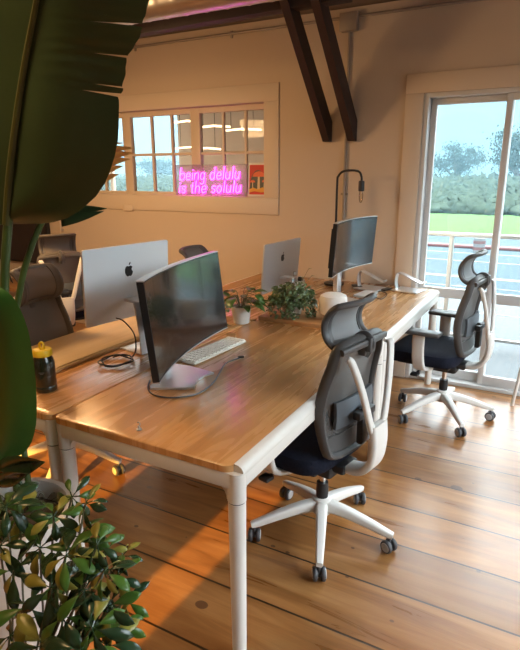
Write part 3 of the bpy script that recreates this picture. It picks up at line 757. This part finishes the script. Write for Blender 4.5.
# ---------------------------------------------------------------- screens
APPLE = [(0, .62), (.12, .70), (.32, .72), (.52, .62), (.62, .48), (.5, .36), (.46, .18), (.5, .02), (.62, -.12), (.70, -.18), (.62, -.42), (.46, -.68), (.3, -.8), (.14, -.78), (0, -.72),
         (-.14, -.78), (-.3, -.8), (-.48, -.66), (-.64, -.38), (-.70, -.05), (-.68, .3), (-.56, .58), (-.36, .72), (-.14, .70)]
def imac(loc, yaw, tilt, w, h, zc, label, shell, logo_m):
    """local +x is the back of the shell"""
    t = thing('desktop_computer', label, 'computer', loc, yaw, 'all in one desktop computers')
    R = Matrix.Rotation(-tilt, 3, 'Y'); c = Vector((0, 0, zc))
    b = MB(); pl = rrect(w, h, .010, 4)
    b.sweep([c + R @ Vector((-.006, 0, 0)), c + R @ Vector((.006, 0, 0))], pl, upv=R @ Vector((0, 0, 1))); sh = b.build('shell', shell, t)
    b = MB().sweep([c + R @ Vector((-.0078, 0, 0)), c + R @ Vector((-.0062, 0, 0))], rrect(w - .012, h - .012, .012, 5), upv=R @ Vector((0, 0, 1))); b.build('screen', M['screen'], t)
    s = h * .062 * 1.5; lz = .055
    b = MB(); uy, uz = R @ Vector((0, 1, 0)), R @ Vector((0, 0, 1)); org = c + R @ Vector((.0062, 0, lz))
    b.prism([(x * s, y * s) for x, y in APPLE], org, uy, uz, .0012)
    b.prism([(.02 * s, .82 * s), (.03 * s, 1.02 * s), (.16 * s, 1.2 * s), (.32 * s, 1.25 * s), (.3 * s, 1.05 * s), (.18 * s, .88 * s)], org, uy, uz, .0012)
    b.build('apple_logo', logo_m, sh)
    # stand: foot plate, upright plate behind, hinge arm
    hz = zc - .085; b = MB()
    b.box((.075, 0, .004), (.165, .15, .008), .003)
    b.sweep([(.152, 0, .005), (.150, 0, .1), (.128, 0, hz - .02), (.12, 0, hz + .005)], rrect(.15, .010, .003, 2), upv=(1, 0, 0))
    b.box((.066, 0, hz), (.118, .085, .016), .005)
    b.build('stand', M['alu'], t)
    MB().lathe([(.016, 0), (.016, .02), (.01, .028)], (.142, 0, .115), 16, (1, 0, 0)).build('cable_grommet', M['black'], t)
    return t
imac((-1.865, 2.05, HD + .001), math.radians(-9.8), math.radians(-2.7), .515, .365, .333, 'pale silver desktop computer seen from behind on the left desk', M['alu_white'], M['black'])
imac((-1.765, 3.54, HD + .001), math.radians(-3.3), math.radians(-4.5), .515, .345, .203, 'grey silver desktop computer seen from behind near the wall', M['alu_grey'], M['black'])
def monitor(loc, yaw, tilt, w, h, zc, R, label, foot_dx):
    t = thing('curved_monitor', label, 'monitor', loc, yaw, 'curved widescreen monitors')
    Rt = Matrix.Rotation(-tilt, 3, 'Y'); c = Vector((0, 0, zc))
    def P(u, v, off):
        a = u * w / R; rad = R - off
        return c + Rt @ Vector((R - rad * math.cos(a), rad * math.sin(a), v * h))
    b = MB(); b.grid(lambda u, v: P(u - .5, v - .5, 0), 24, 2, 0)
    b = MB()
    def slab(o0, o1, su, sv):
        n = 24; vs = []
        for o in (o0, o1):
            for v in (-.5 * sv, .5 * sv):
                for i in range(n + 1): vs.append(P((i / n - .5) * su, v, o))
        k = n + 1; fs = []
        for i in range(n):
            fs += [[i, i + 1, k + i + 1, k + i], [2 * k + i, 3 * k + i, 3 * k + i + 1, 2 * k + i + 1], [i, 2 * k + i, 2 * k + i + 1, i + 1], [k + i, k + i + 1, 3 * k + i + 1, 3 * k + i]]
        fs += [[0, k, 3 * k, 2 * k], [n, 2 * k + n, 3 * k + n, k + n]]
        return vs, fs
    b.add(*slab(-.022, 0.0, 1, 1), smooth=True); b.add(*slab(-.045, -.022, .8, .75)); b.build('housing', M['black'], t)
    bz = MB(); bz.add(*slab(.0, .004, 1.0, 1.0)); bz.build('bezel', M['black'], t)
    b = MB(); b.add(*[(v, f) for v, f in [slab(-.022, .0046, 1.0, 1.0)]][0]); bl_ = b.v; b = MB()
    for s in (-1, 1):
        n_ = 24; b.sweep([P((i_ / n_ - .5), s * .5, -.009) + Vector((0, 0, s * .0015)) for i_ in range(n_ + 1)], rrect(.030, .004, .0015, 2), upv=(0, 0, 1))
    b.build('silver_edge', M['alu'], t)
    b = MB(); b.add(*slab(.0041, .0046, .985, .965)); b.build('screen', M['screen'], t)
    b = MB(); b.box((-.085, 0, zc / 2), (.035, .075, zc - .002), .01); b.box((-.05, 0, zc), (.06, .12, .10), .012); b.build('neck', M['alu'], t)
    b = MB(); b.prism([(-.05, -.235), (-.035, -.258), (.135, -.205), (.120, -.16), (.115, -.11), (.125, -.06), (.15, -.02), (.02, .03), (-.115, .05), (-.115, -.06), (-.05, -.09)], (0, 0, 0), (1, 0, 0), (0, 1, 0), .009)
    b.build('foot', M['alu'], t)
    return t
monitor((-1.425, 1.885, HD + .001), math.radians(13.2), math.radians(6.3), .80, .383, .281, 1.6, 'large curved black monitor on the nearest desk', 0)
monitor((-1.255, 3.55, HD + .001), math.radians(-3.6), math.radians(-4.3), .68, .334, .379, 1.5, 'curved monitor on the far desk in front of the black lamp', 0)

# ---------------------------------------------------------------- small things on the desks
kb = thing('keyboard', 'white keyboard lying on the nearest desk beside the curved monitor', 'keyboard', (-1.455, 2.165, HD + .0008), math.radians(-4))
MB().box((0, 0, .006), (.118, .42, .012), .004).build('case', M['key'], kb)
k = MB()
for r_ in range(5):
    for c_ in range(15): k.box((-.044 + r_ * .022, -.192 + c_ * .0274, .0145), (.018, .0235, .006), .0015)
k.build('keycaps', M['key'], kb)

bt = thing('water_bottle', 'dark water bottle with a yellow lid on the left desk corner', 'bottle', (-1.775, 1.425, HD + .0008))
MB().lathe([(.03, 0), (.040, .003), (.0425, .01), (.0425, .022), (.041, .026), (.0425, .03), (.0425, .122), (.038, .14), (.033, .147), (.033, .152)]).build('body', M['bottle'], bt)
q = MB()
for z in (.085, .09): q.box((.025, -.0355, z), (.022 if z > .087 else .012, .001, .0018), 0, (0, 0, .6))
q.build('printed_mark', M['cable_grey'], bt)
ld = MB().lathe([(.036, .150), (.0375, .152), (.0375, .172), (.034, .177), (.012, .178), (.010, .184)]).build('lid', M['yellow'], bt)
MB().tube(spline([(-.012, 0, .177), (-.012, 0, .196), (0, .002, .203), (.011, 0, .196), (.011, 0, .177)], 4), .005, 8).build('carry_loop', M['yellow'], ld)

z0 = HD + .004
def on(px, py, z=z0): p = at(px, py, z=z); return (p.x, p.y, p.z)
k = MB(); rn = random.Random(2)
cc = at(116, 362, z=z0); coil = []
bx_ = Matrix.Rotation(math.radians(-9.8), 3, 'Z') @ Vector((.012, -.10, .17)) + Vector((-1.865, 2.05, HD))
coil += [bx_, bx_ + Vector((.05, .0, -.01)), bx_ + Vector((.10, .01, -.07)), bx_ + Vector((.13, -.02, -.14))]
for i in range(22):
    a = 1.2 + i * 2 * PI / 9.5; rr_ = .075 + .012 * math.sin(i * 1.7)
    coil.append(Vector((cc.x + rr_ * math.cos(a), cc.y + rr_ * .95 * math.sin(a), z0 + .0035 * (i % 3) + .004)))
k.tube(spline(coil, 5), .0035, 7)
tag(k.build('power_cable', M['cable_black']), 'black power cable coiled on the desk under the pale computer', 'cable')
k = MB(); pts = [on(150, 380.5), on(148, 387), on(151, 393), on(160, 396.5), on(175, 397.5), on(197, 394), on(212, 384), on(219, 374), on(225, 364), on(233, 360), on(239, 358)]
k.tube(spline(pts, 5), .0032, 7); cb = k.build('monitor_cable', M['cable_grey']); tag(cb, 'grey cable curving round the foot of the nearest curved monitor', 'cable')
a_, b_ = Vector(on(239, 358)), Vector(on(243, 356.5)); MB().box((a_ + b_) / 2 + Vector((0, 0, .002)), (.016, .03, .009), .003, (0, 0, -.9)).build('plug', M['black'], cb)
p = at(139, 430, z=HD)
k = thing('cable_clip', 'tiny metal clip standing alone near the front desk edge', 'clip', (p.x, p.y, HD + .0008))
MB().lathe([(.010, 0), (.010, .004), (.004, .006), (.004, .016)], n=14).build('base', M['galv'], k)
MB().tube(spline([(0, 0, .014), (.006, 0, .022), (0, .001, .029), (-.005, 0, .024)], 4), .002, 6).build('hook', M['galv'], k)
k = MB(); 
pw = thing('wood_rest', 'small wooden wedge peeking out behind the curved monitor edge', 'wooden rest', (-1.50, 2.36, HD + .0008), .3)
MB().prism([(0, 0), (.02, 0), (.03, .03), (.012, .033)], (0, .0, 0), (0, 1, 0), (0, 0, 1), .05).build('wedge', M['board_wood'], pw)

# round table lamp
lm = thing('table_lamp', 'round white table lamp with wooden base on the low board', 'lamp', (-1.125, 2.93, HD + .0265))
MB().lathe([(.052, 0), (.055, .003), (.055, .03), (.05, .034)]).build('lamp_base', M['board_wood'], lm)
MB().lathe([(.045, .034), (.074, .036), (.080, .046), (.080, .122), (.074, .140), (.055, .150), (.02, .152)], n=36).build('lamp_shade', M['lamp_glass'], lm)

# black arc desk lamp
lz = thing('arc_lamp', 'black arched lamp with a bare bulb rising behind the far monitor', 'lamp', (-1.535, 4.0, HD + .001))
MB().lathe([(.075, 0), (.078, .004), (.078, .014), (.07, .018)]).build('lamp_base', M['black'], lz)
zt = .855
MB().tube(spline([(0, 0, .01), (0, 0, .4), (0, 0, zt - .09), (.008, 0, zt - .04), (.035, 0, zt - .01), (.075, 0, zt), (.135, 0, zt), (.17, 0, zt - .012), (.186, 0, zt - .045), (.188, 0, zt - .075)], 6), .0085, 10).build('arched_pole', M['black'], lz)
MB().lathe([(.012, .01), (.020, .006), (.022, 0), (.022, -.062), (.018, -.066)], (.188, 0, zt - .08), 18).build('bulb_socket', M['black'], lz)
MB().lathe([(.012, 0), (.014, -.015), (.016, -.03), (.014, -.06), (.008, -.078), (.002, -.082)], (.188, 0, zt - .146), 16).build('bulb', M['bulb'], lz)

# laptop stands, papers, boxes on the far desk
def stand(x, y, label):
    t = thing('laptop_stand', label, 'stand', (x, y, HD + .001), -.2, 'silver laptop stands on the far desk')
    MB().box((0, 0, .005), (.20, .17, .010), .004).build('base_plate', M['alu'], t)
    MB().sweep(spline([(-.09, 0, .008), (-.10, 0, .06), (-.09, 0, .115), (-.06, 0, .125), (.05, 0, .085), (.11, 0, .065), (.125, 0, .080)], 4), rrect(.05, .008, .003, 2), upv=(0, 1, 0) if 0 else None).build('bent_arm', M['alu'], t)
stand(-1.235, 3.97, 'silver bent laptop stand beside the far monitor'); stand(-.965, 4.03, 'silver bent laptop stand nearest the glass door')
o = MB().box((0, 0, .009), (.10, .20, .018), .005).build('white_box', M['white_plastic']); o.location = (-1.19, 3.735, HD + .001); o.rotation_euler = (0, 0, -.12)
tag(o, 'flat white box on the far desk under the far monitor', 'box')
for i, (px, py, s_, a) in enumerate(((357, 287, (.06, .11, .012), .6), (386, 290, (.05, .10, .010), -.3))):
    p = at(px, py, z=HD); o = MB().box((0, 0, s_[2] / 2), s_, .004).build('black_adapter', M['black']); o.location = (p.x, p.y, HD + (.012 if i == 0 else .001)); o.rotation_euler = (0, 0, a)
    o.location.z = HD + .001
    tag(o, ['small black adapter behind the flat white box', 'small black adapter nearest the silver laptop stands'][i], 'adapter')
k = MB(); k.tube(spline([on(375, 294), on(380, 291), on(387, 294), on(382, 299), on(376, 297.5)], 5), .0026, 6)
tag(k.build('loose_cable', M['cable_black']), 'short black cable lying loose on the far desk', 'cable')

# ---------------------------------------------------------------- plants on the desks
def leaf_pts(L, Wd, fold=.25, droop=.3, n=5):
    """outline rows of a pointed leaf, along +x, drooping."""
    rows = []
    for i in range(n + 1):
        u = i / n; wv = Wd * math.sin(PI * min(1, u ** .8)) * (1 - .15 * u) + (.0008 if i in (0, n) else 0)
        x = L * u; z = -droop * L * u * u
        rows.append([(x, -wv / 2, z + fold * wv / 2), (x, 0, z), (x, wv / 2, z + fold * wv / 2)])
    return rows
def obovate(L, Wd, fold=.22, droop=.3, n=7):
    rows = []
    for i in range(n + 1):
        u = i / n; wv = Wd * (math.sin(PI * u ** 1.5) ** .75 if 0 < i < n else .03); x = L * u; z = -droop * L * u * u
        rows.append([(x, -wv / 2, z + fold * wv / 2), (x, 0, z), (x, wv / 2, z + fold * wv / 2)])
    return rows
def add_leaf(mb, base, az, el, L, Wd, roll=0, **k):
    rows = leaf_pts(L, Wd, **k); R = Matrix.Rotation(az, 3, 'Z') @ Matrix.Rotation(-el, 3, 'Y') @ Matrix.Rotation(roll, 3, 'X')
    vs = [Vector(base) + R @ Vector(p) for r in rows for p in r]; fs = []
    for i in range(len(rows) - 1):
        for j in range(2): fs.append([i * 3 + j, (i + 1) * 3 + j, (i + 1) * 3 + j + 1, i * 3 + j + 1])
    mb.add(vs, fs)
# pothos in a white pot
pt = thing('potted_pothos', 'small trailing green plant in a white pot beside the curved monitor', 'plant', (-1.655, 2.78, HD + .001))
pt.location = (-1.60, 2.69, HD + .001)
MB().lathe([(.042, 0), (.046, .003), (.058, .095), (.058, .102), (.052, .102), (.051, .09), (.003, .088)], n=26, cap=False).build('pot', M['pot_white'], pt)
MB().lathe([(.051, .088), (.02, .094), (.003, .095)], n=16).build('soil', M['soil'], pt)
rn = random.Random(11); lf = MB(); stm = MB()
for i in range(30):
    az = rn.uniform(0, 2 * PI); r_ = rn.uniform(.03, .105); h_ = .11 + rn.uniform(.0, .11) * (1.2 - r_ / .14)
    tip = Vector((r_ * math.cos(az), r_ * math.sin(az), h_)); stm.tube(spline([(.01 * math.cos(az), .01 * math.sin(az), .09), tip * .5 + Vector((0, 0, .09)), tip], 3), .0018, 5)
    add_leaf(lf, tip, az + rn.uniform(-.5, .5), rn.uniform(-.5, .5), rn.uniform(.07, .105), rn.uniform(.048, .068), rn.uniform(-.4, .4))
vine = spline([(-.03, -.04, .10), (-.05, -.075, .11), (-.06, -.10, .06), (-.05, -.10, .012), (.0, -.115, .008)], 4); stm.tube(vine, .002, 5)
for p in vine[6::3]: add_leaf(lf, p, rn.uniform(-2.6, -.6), .3, .06, .042)
lf.build('leaves', M['pothos'], pt, solid=.0008, recalc=False); stm.build('stem', M['stem'], pt)
# ivy
iv = thing('ivy_plant', 'bushy variegated ivy spilling over the low wooden board', 'plant', (-1.385, 2.93, HD + .0265))
MB().lathe([(.05, 0), (.053, .003), (.06, .08), (.056, .082), (.053, .075), (.003, .072)], n=24, cap=False).build('pot', M['pot_white'], iv)
lf = MB(); stm = MB(); rn = random.Random(4)
for i in range(620):
    a = rn.uniform(0, 2 * PI); th = math.acos(rn.uniform(-.25, 1)); rr_ = rn.uniform(.55, 1.0)
    p = Vector((.135 * rr_ * math.sin(th) * math.cos(a), .125 * rr_ * math.sin(th) * math.sin(a), .085 + .115 * rr_ * math.cos(th)))
    if p.z < .035: continue
    add_leaf(lf, p, a + rn.uniform(-1, 1), rn.uniform(-.9, .5), rn.uniform(.02, .036), rn.uniform(.018, .03), rn.uniform(-.6, .6), n=4)
for i in range(16):
    a = rn.uniform(PI * .9, PI * 2.1); q = [(.05 * math.cos(a), .05 * math.sin(a), .09), (.11 * math.cos(a), .11 * math.sin(a), .10), (.145 * math.cos(a), .13 * math.sin(a), .05), (.15 * math.cos(a + .15), .135 * math.sin(a + .15), .014)]
    v = spline(q, 4); stm.tube(v, .0013, 4)
    for p in v[4:]: add_leaf(lf, p, rn.uniform(0, 6.3), rn.uniform(-.8, .3), .026, .024, n=4)
for dx, dy, h_ in ((.05, .05, .27), (.08, 0, .24), (-.02, .06, .24)):
    v = spline([(dx * .3, dy * .3, .12), (dx, dy, h_ * .8), (dx * 1.5, dy * 1.2, h_)], 4); stm.tube(v, .0012, 4); add_leaf(lf, v[-1], 1, .2, .025, .02, n=4); add_leaf(lf, v[4], 3, .2, .025, .02, n=4)
lf.build('leaves', M['ivy'], iv, solid=.0006, recalc=False); stm.build('stem', M['stem'], iv)

# ---------------------------------------------------------------- far left corner
tv = thing('wall_screen', 'large dark screen on the wall at the far left behind the leaves', 'screen', (-5.55, YW, 1.02))
MB().box((0, -.03, 0), (1.36, .05, .80), .008).build('housing', M['black'], tv); MB().box((0, -.0565, 0), (1.32, .003, .76)).build('screen', M['dark_room'], tv)
bn = thing('wooden_bench', 'low wooden bench against the wall at the far left', 'bench', (-5.3, 3.75, 0))
MB().box((0, 0, .46), (1.3, .36, .04), .006).build('bench_top', M['bench_wood'], bn)
for sx in (-1, 1):
    for sy in (-1, 1): MB().box((sx * .58, sy * .13, .22), (.05, .05, .44), .004).build('leg', M['bench_wood'], bn)
for i, (x, y) in enumerate(((-5.02, 3.72), (-4.86, 3.80))):
    st = thing('camera_tripod', ['small black folded tripod standing on the low bench', 'second small black tripod at the bench end by the wall'][i], 'tripod', (x, y, .4805), i * .8, 'small black tripods on the bench')
    MB().cyl((0, 0, .10), (0, 0, .21), .008, .008, 10).build('column', M['black'], st)
    for j in range(3):
        a = j * 2 * PI / 3; MB().tube([(0, 0, .15), (.055 * math.cos(a), .055 * math.sin(a), .004)], [.006, .004], 8).build('leg', M['black'], st)
pl = thing('vertical_pipe', 'slim pipe on the wall behind the far left chair', 'pipe', (-4.7, YW - .02, 0))
MB().tube([(0, 0, .125), (0, 0, 1.235)], .014, 10).build('pipe', M['wall'], pl)
for z in (.4, 1.0): MB().box((0, .01, z), (.05, .02, .02), .003).build('clamp', M['galv'], pl)

# white stool at the right edge: tapered leg in view
wl = at(512, 405, z=0)
sl = thing('white_stool', 'slim white stool leg standing at the right edge near the door', 'stool', (wl.x + .19, wl.y - .02, 0))
MB().lathe([(.15, .63), (.165, .634), (.165, .655), (.155, .66)], n=30).build('seat', M['white'], sl)
for a in (PI * .98, PI * 1.5, 0, PI / 2):
    d = Vector((math.cos(a), math.sin(a), 0)); MB().tube([d * .19 + Vector((0, 0, 0)), d * .125 + Vector((0, 0, .635))], [.011, .014], 12).build('leg', M['white'], sl)

# ---------------------------------------------------------------- big planter and banana plant
PX, PY = -1.535, 1.03
pp = thing('floor_planter', 'large round white planter on the floor at lower left', 'planter', (PX, PY, 0)); pp.scale = (1, 1, .9)
MB().lathe([(.155, 0), (.165, .004), (.203, .50), (.207, .545), (.204, .552), (.184, .552), (.181, .54), (.176, .47), (.003, .465)], n=40, cap=False).build('pot', M['pot_white'], pp)
sl_ = MB(); rn = random.Random(8)
sl_.lathe([(.178, .475), (.15, .50), (.1, .512), (.003, .515)], n=24); sl_.build('soil', M['soil'], pp)
k = MB()
for i in range(160):
    a = rn.uniform(0, 2 * PI); r_ = .15 * math.sqrt(rn.uniform(.05, 1)); p = Vector((r_ * math.cos(a), r_ * math.sin(a), .502 + .012 * (1 - r_ / .16)))
    b2 = rn.uniform(0, 6.3); L_ = rn.uniform(.02, .05); k.tube(spline([p, p + Vector((L_ * .5 * math.cos(b2), L_ * .5 * math.sin(b2), rn.uniform(.008, .025))), p + Vector((L_ * math.cos(b2), L_ * math.sin(b2), .002))], 3), .0016, 4)
ms = k.build('dry_moss', M['stem'], pp); ms['kind'] = 'stuff'

bp_ = thing('banana_plant', 'tall banana plant with huge torn leaves in the white planter', 'plant', (0, 0, 0))
Z0 = .455
bp_.location = (PX, PY, Z0); OFF = Vector((PX, PY, Z0))
def loc(px, py, y): return at(px, py, y=y) - OFF
def poly(pts, u):
    u = u * (len(pts) - 1); i = min(int(u), len(pts) - 2); f = u - i; return pts[i].lerp(pts[i + 1], f)
rib = spline([loc(8, 224, 1.12), loc(11, 178, 1.10), loc(18, 120, 1.07), loc(27, 62, 1.04), loc(37, 10, 1.0), loc(50, -55, .95), loc(70, -130, .90)], 6)
def ribat(py):  # parameter of the midrib for an approximate picture row
    rows = [224, 178, 120, 62, 10, -55, -130]
    for i in range(6):
        if rows[i] >= py >= rows[i + 1]: return (i + (rows[i] - py) / (rows[i] - rows[i + 1])) / 6
    return 0
blade = MB()
def side(lobes, y_fn, n=8, m=12, v0=.55):
    """lobes: (row0, row1, margin picture points, start of the tear) ; neighbouring lobes are joined up to v0 of the way out."""
    ends = [(Vector((*q[2][0], 0)), Vector((*q[2][-1], 0))) for q in lobes]
    for k, (pa, pb, margin, v0) in enumerate(lobes):
        r0, r1 = ribat(pa), ribat(pb)
        cm = [Vector((*q, 0)) for q in margin]; cl = [q.copy() for q in cm]
        if k > 0: cl[0] = (ends[k][0] + ends[k - 1][1]) / 2
        if k < len(lobes) - 1: cl[-1] = (ends[k][1] + ends[k + 1][0]) / 2
        yo = lambda q: y_fn(q.y)
        mp = spline([loc(q.x, q.y, yo(q)) for q in cm], 4); ml = spline([loc(q.x, q.y, yo(q)) for q in cl], 4)
        def fn(u, v):
            rp_ = r0 + (r1 - r0) * u; a = poly(rib, rp_); w_ = max(0, (v - v0) / (1 - v0)); b = poly(ml, u).lerp(poly(mp, u), w_)
            return a.lerp(b, v) + Vector((0, -.03 * math.sin(PI * v) + .0011 * v * math.sin(rp_ * 170), 0))
        blade.grid(fn, n * 2, m)
side([(224, 82, [(9, 224), (26, 224), (48, 223), (72, 216), (97, 195), (110, 172), (117, 145), (119, 118), (119, 104), (118, 97)], .62),
      (82, 76, [(121, 93.5), (122.5, 91), (123, 88.5)], .70), (76, 50, [(122, 86.5), (125, 76), (126, 66), (126.5, 58)], .72),
      (50, 22, [(128, 55.5), (133, 48), (139, 38), (142.5, 27)], .60), (22, -40, [(141.5, 23.5), (145, 16), (149, 0), (153, -30), (156, -56)], .6),
      (-40, -130, [(157, -60), (152, -105), (120, -136), (76, -136)], .6)], lambda py: 1.18 - .0006 * max(0, 200 - py))
side([(224, 90, [(7, 224), (-10, 222), (-36, 214), (-62, 190), (-85, 150), (-98, 98)], .5), (90, 30, [(-100, 94), (-106, 60), (-104, 32)], .5),
      (30, -130, [(-104, 28), (-96, -20), (-60, -90), (0, -136), (64, -138)], .5)], lambda py: 1.14 - .0003 * max(0, 200 - py))
lf_ = blade.build('leaf', M['leaf_big'], bp_, solid=.0012, recalc=True, weld=.0006)
k = MB(); k.tube([p + Vector((0, -.006, 0)) for p in rib], [.012 - .008 * i / (len(rib) - 1) for i in range(len(rib))], 8); k.build('midrib', M['midrib'], lf_)
k = MB(); k.tube(spline([Vector((-.0, .03, -.03)), loc(10, 400, 1.11), loc(5, 330, 1.11), loc(5, 270, 1.115), rib[0], rib[2]], 6), .0135, 10); k.build('petiole', M['petiole'], bp_)
k = MB(); k.tube(spline([Vector((.03, .06, -.03)), loc(14, 360, 1.16), loc(20, 290, 1.19), loc(32, 245, 1.21), loc(45, 214, 1.23), loc(60, 170, 1.26), loc(80, 150, 1.3)], 6), .0105, 10); k.build('petiole', M['petiole'], bp_)
# leaf that hangs behind with its dry torn tips
k = MB()
def lance(mb, a, b, wd, y0, y1, bend=0):
    A, B_ = loc(*a, y0), loc(*b, y1); n = 8; vs = []; d = (B_ - A); s_ = d.cross(Vector((0, 1, 0))).normalized()
    for i in range(n + 1):
        u = i / n; p = A.lerp(B_, u) + s_ * bend * math.sin(PI * u); w_ = wd * (1 - u ** 1.6) + .0006; vs += [p - s_ * w_, p + Vector((0, .25 * w_, 0)), p + s_ * w_]
    mb.add(vs, [[i * 3 + j, i * 3 + 3 + j, i * 3 + 4 + j, i * 3 + 1 + j] for i in range(n) for j in range(2)])
for a, b, wd, bd in (((88, 153), (134, 148), .016, .004), ((86, 160), (133, 153), .022, .004), ((84, 169), (130, 159), .026, .006), ((82, 177), (123, 166), .024, .003), ((80, 188), (119, 174), .024, .004), ((88, 146), (124, 143), .008, .002)):
    lance(k, a, b, wd, 1.3, 1.36, bd)
k.build('dry_leaf_edge', M['dry_leaf'], bp_, solid=.001, recalc=False)
k = MB()
lance(k, (55, 214), (107, 208.5), .022, 1.26, 1.34, .004)
lance(k, (60, 221), (104, 211), .018, 1.25, 1.33, -.002)
lance(k, (80, 190), (104, 178), .018, 1.28, 1.34, .002)
k.build('torn_leaf', M['leaf_big'], bp_, solid=.001, recalc=False)
# lower leaf
k = MB(); mr = spline([loc(-14, 470, 1.06), loc(-14, 400, 1.03), loc(-10, 340, 1.0), loc(-6, 285, .98)], 6)
mg = spline([loc(-6, 470, 1.06), loc(14, 459, 1.08), loc(29, 447, 1.09), loc(36, 425, 1.09), loc(36.5, 395, 1.08), loc(34, 365, 1.06), loc(28, 330, 1.03), loc(17, 303, 1.0), loc(6, 291, .985), loc(-4, 286, .98)], 4)
k.grid(lambda u, v: poly(mr, u).lerp(poly(mg, u), v) + Vector((0, -.025 * math.sin(PI * v), 0)), 24, 7)
mg2 = [Vector((2 * poly(mr, i / 36).x - poly(mg, i / 36).x, poly(mg, i / 36).y, poly(mg, i / 36).z)) for i in range(37)]
k.grid(lambda u, v: poly(mr, u).lerp(poly(mg2, u), v) + Vector((0, -.025 * math.sin(PI * v), 0)), 24, 7)
l2 = k.build('leaf', M['leaf_low'], bp_, solid=.0012, recalc=True, weld=.0006)
k = MB(); k.tube([Vector((-.02, .0, -.02))] + mr, [.012] + [.010 - .006 * i / (len(mr) - 1) for i in range(len(mr))], 8); k.build('midrib', M['midrib'], l2)
k = MB()
for a, b, wd, y0, y1 in (((-8, 471), (45, 462), .036, .96, .98), ((-8, 484), (28, 474), .024, .95, .96), ((-5, 466), (24, 487), .014, 1.02, 1.05)):
    A, B_ = loc(*a, y0), loc(*b, y1); d = (B_ - A); s_ = d.cross(Vector((0, 1, 0))).normalized(); n = 10; vs = []
    for i in range(n + 1):
        u = i / n; w_ = wd * math.sin(PI * u ** .8) + .0006; p = A.lerp(B_, u); vs += [p - s_ * w_, p + Vector((0, .02, 0)) * math.sin(PI * u), p + s_ * w_]
    k.add(vs, [[i * 3 + j, i * 3 + 3 + j, i * 3 + 4 + j, i * 3 + 1 + j] for i in range(n) for j in range(2)])
k.build('small_leaf', M['scheff'], bp_, solid=.001, recalc=False)
lg = MB()
lance(lg, (-4, 500), (22, 512), .012, .98, .98); lance(lg, (-4, 496), (26, 504), .012, .99, 1.0)

# ---------------------------------------------------------------- umbrella plant in front
SX, SY = -.93, .56
sp_ = thing('umbrella_plant', 'variegated umbrella plant with yellow and dark leaves at the lower left', 'plant', (SX, SY, 0))
MB().lathe([(.10, 0), (.105, .004), (.135, .17), (.137, .19), (.128, .19), (.125, .17), (.003, .165)], n=30, cap=False).build('pot', M['pot_white'], sp_)
MB().lathe([(.124, .168), (.06, .175), (.003, .176)], n=20).build('soil', M['soil'], sp_)
rn = random.Random(21); O2 = Vector((SX, SY, 0))
heads = [(72, 497, 1.05, .62), (86, 503, 1.02, .6), (54, 516, .98, .62), (20, 515, .98, .85), (6, 506, .95, .9), (40, 548, .93, .85), (80, 536, .97, .7), (97, 545, .95, .6), (106, 550, 1.0, .6), (66, 556, .90, .85),
         (14, 570, .88, .9), (122, 556, 1.02, .55), (104, 572, .92, .6), (52, 588, .86, .95), (118, 576, .95, .5), (84, 590, .88, .75), (28, 606, .84, .9), (108, 606, .90, .75), (126, 600, 1.0, .6), (62, 616, .83, 1.0), (92, 628, .84, .95),
         (118, 622, .92, .65), (10, 636, .82, .95), (44, 646, .80, 1.0), (80, 650, .80, 1.0), (106, 645, .85, .8), (0, 546, .90, .9)]
stm = MB()
for i, (px, py, y, sc_) in enumerate(heads):
    h = at(px, py, y=.70 + (y - .92) * .8) - O2
    base = Vector((rn.uniform(-.05, .05), rn.uniform(-.05, .05), .17))
    mid = base.lerp(h, .5) + Vector((0, 0, .06 + .04 * rn.random()))
    stm.tube(spline([base, mid, h], 4), .0026, 5)
    c = MB(); nl = rn.choice((6, 7, 8)); a0 = rn.uniform(0, 6.3)
    tilt = Vector((rn.uniform(-.3, .5), -.55 + rn.uniform(-.3, .2), .9)).normalized()      # clusters turn up and outwards
    Rm = Vector((0, 0, 1)).rotation_difference(tilt).to_matrix()
    for j in range(nl):
        a = a0 + 2 * PI * j / nl + rn.uniform(-.15, .15); L_ = sc_ * rn.uniform(.058, .092); Wd = L_ * rn.uniform(.36, .46)
        q = rn.random(); bright = .42 if i % 3 else .68
        c.mi = 1 if q < bright * .55 else 2 if q < bright else 0
        rows = obovate(L_, Wd, .25, rn.uniform(.2, .5), 7); R = Rm @ Matrix.Rotation(a, 3, 'Z') @ Matrix.Rotation(rn.uniform(-.1, .45), 3, 'Y') @ Matrix.Rotation(rn.uniform(-.4, .4), 3, 'X')
        vs = [h + R @ (Vector(p) + Vector((.012, 0, 0))) for r_ in rows for p in r_]
        c.add(vs, [[k_ * 3 + j_, k_ * 3 + 3 + j_, k_ * 3 + 4 + j_, k_ * 3 + 1 + j_] for k_ in range(7) for j_ in range(2)])
        c.mi = 0; c.tube([h, h + R @ Vector((.014, 0, 0))], .0012, 4)
    c.build('leaf_cluster', [M['scheff'], M['scheff_y'], M['scheff_g']], sp_, solid=.0007, recalc=False)
stm.build('stem', M['stem'], sp_)
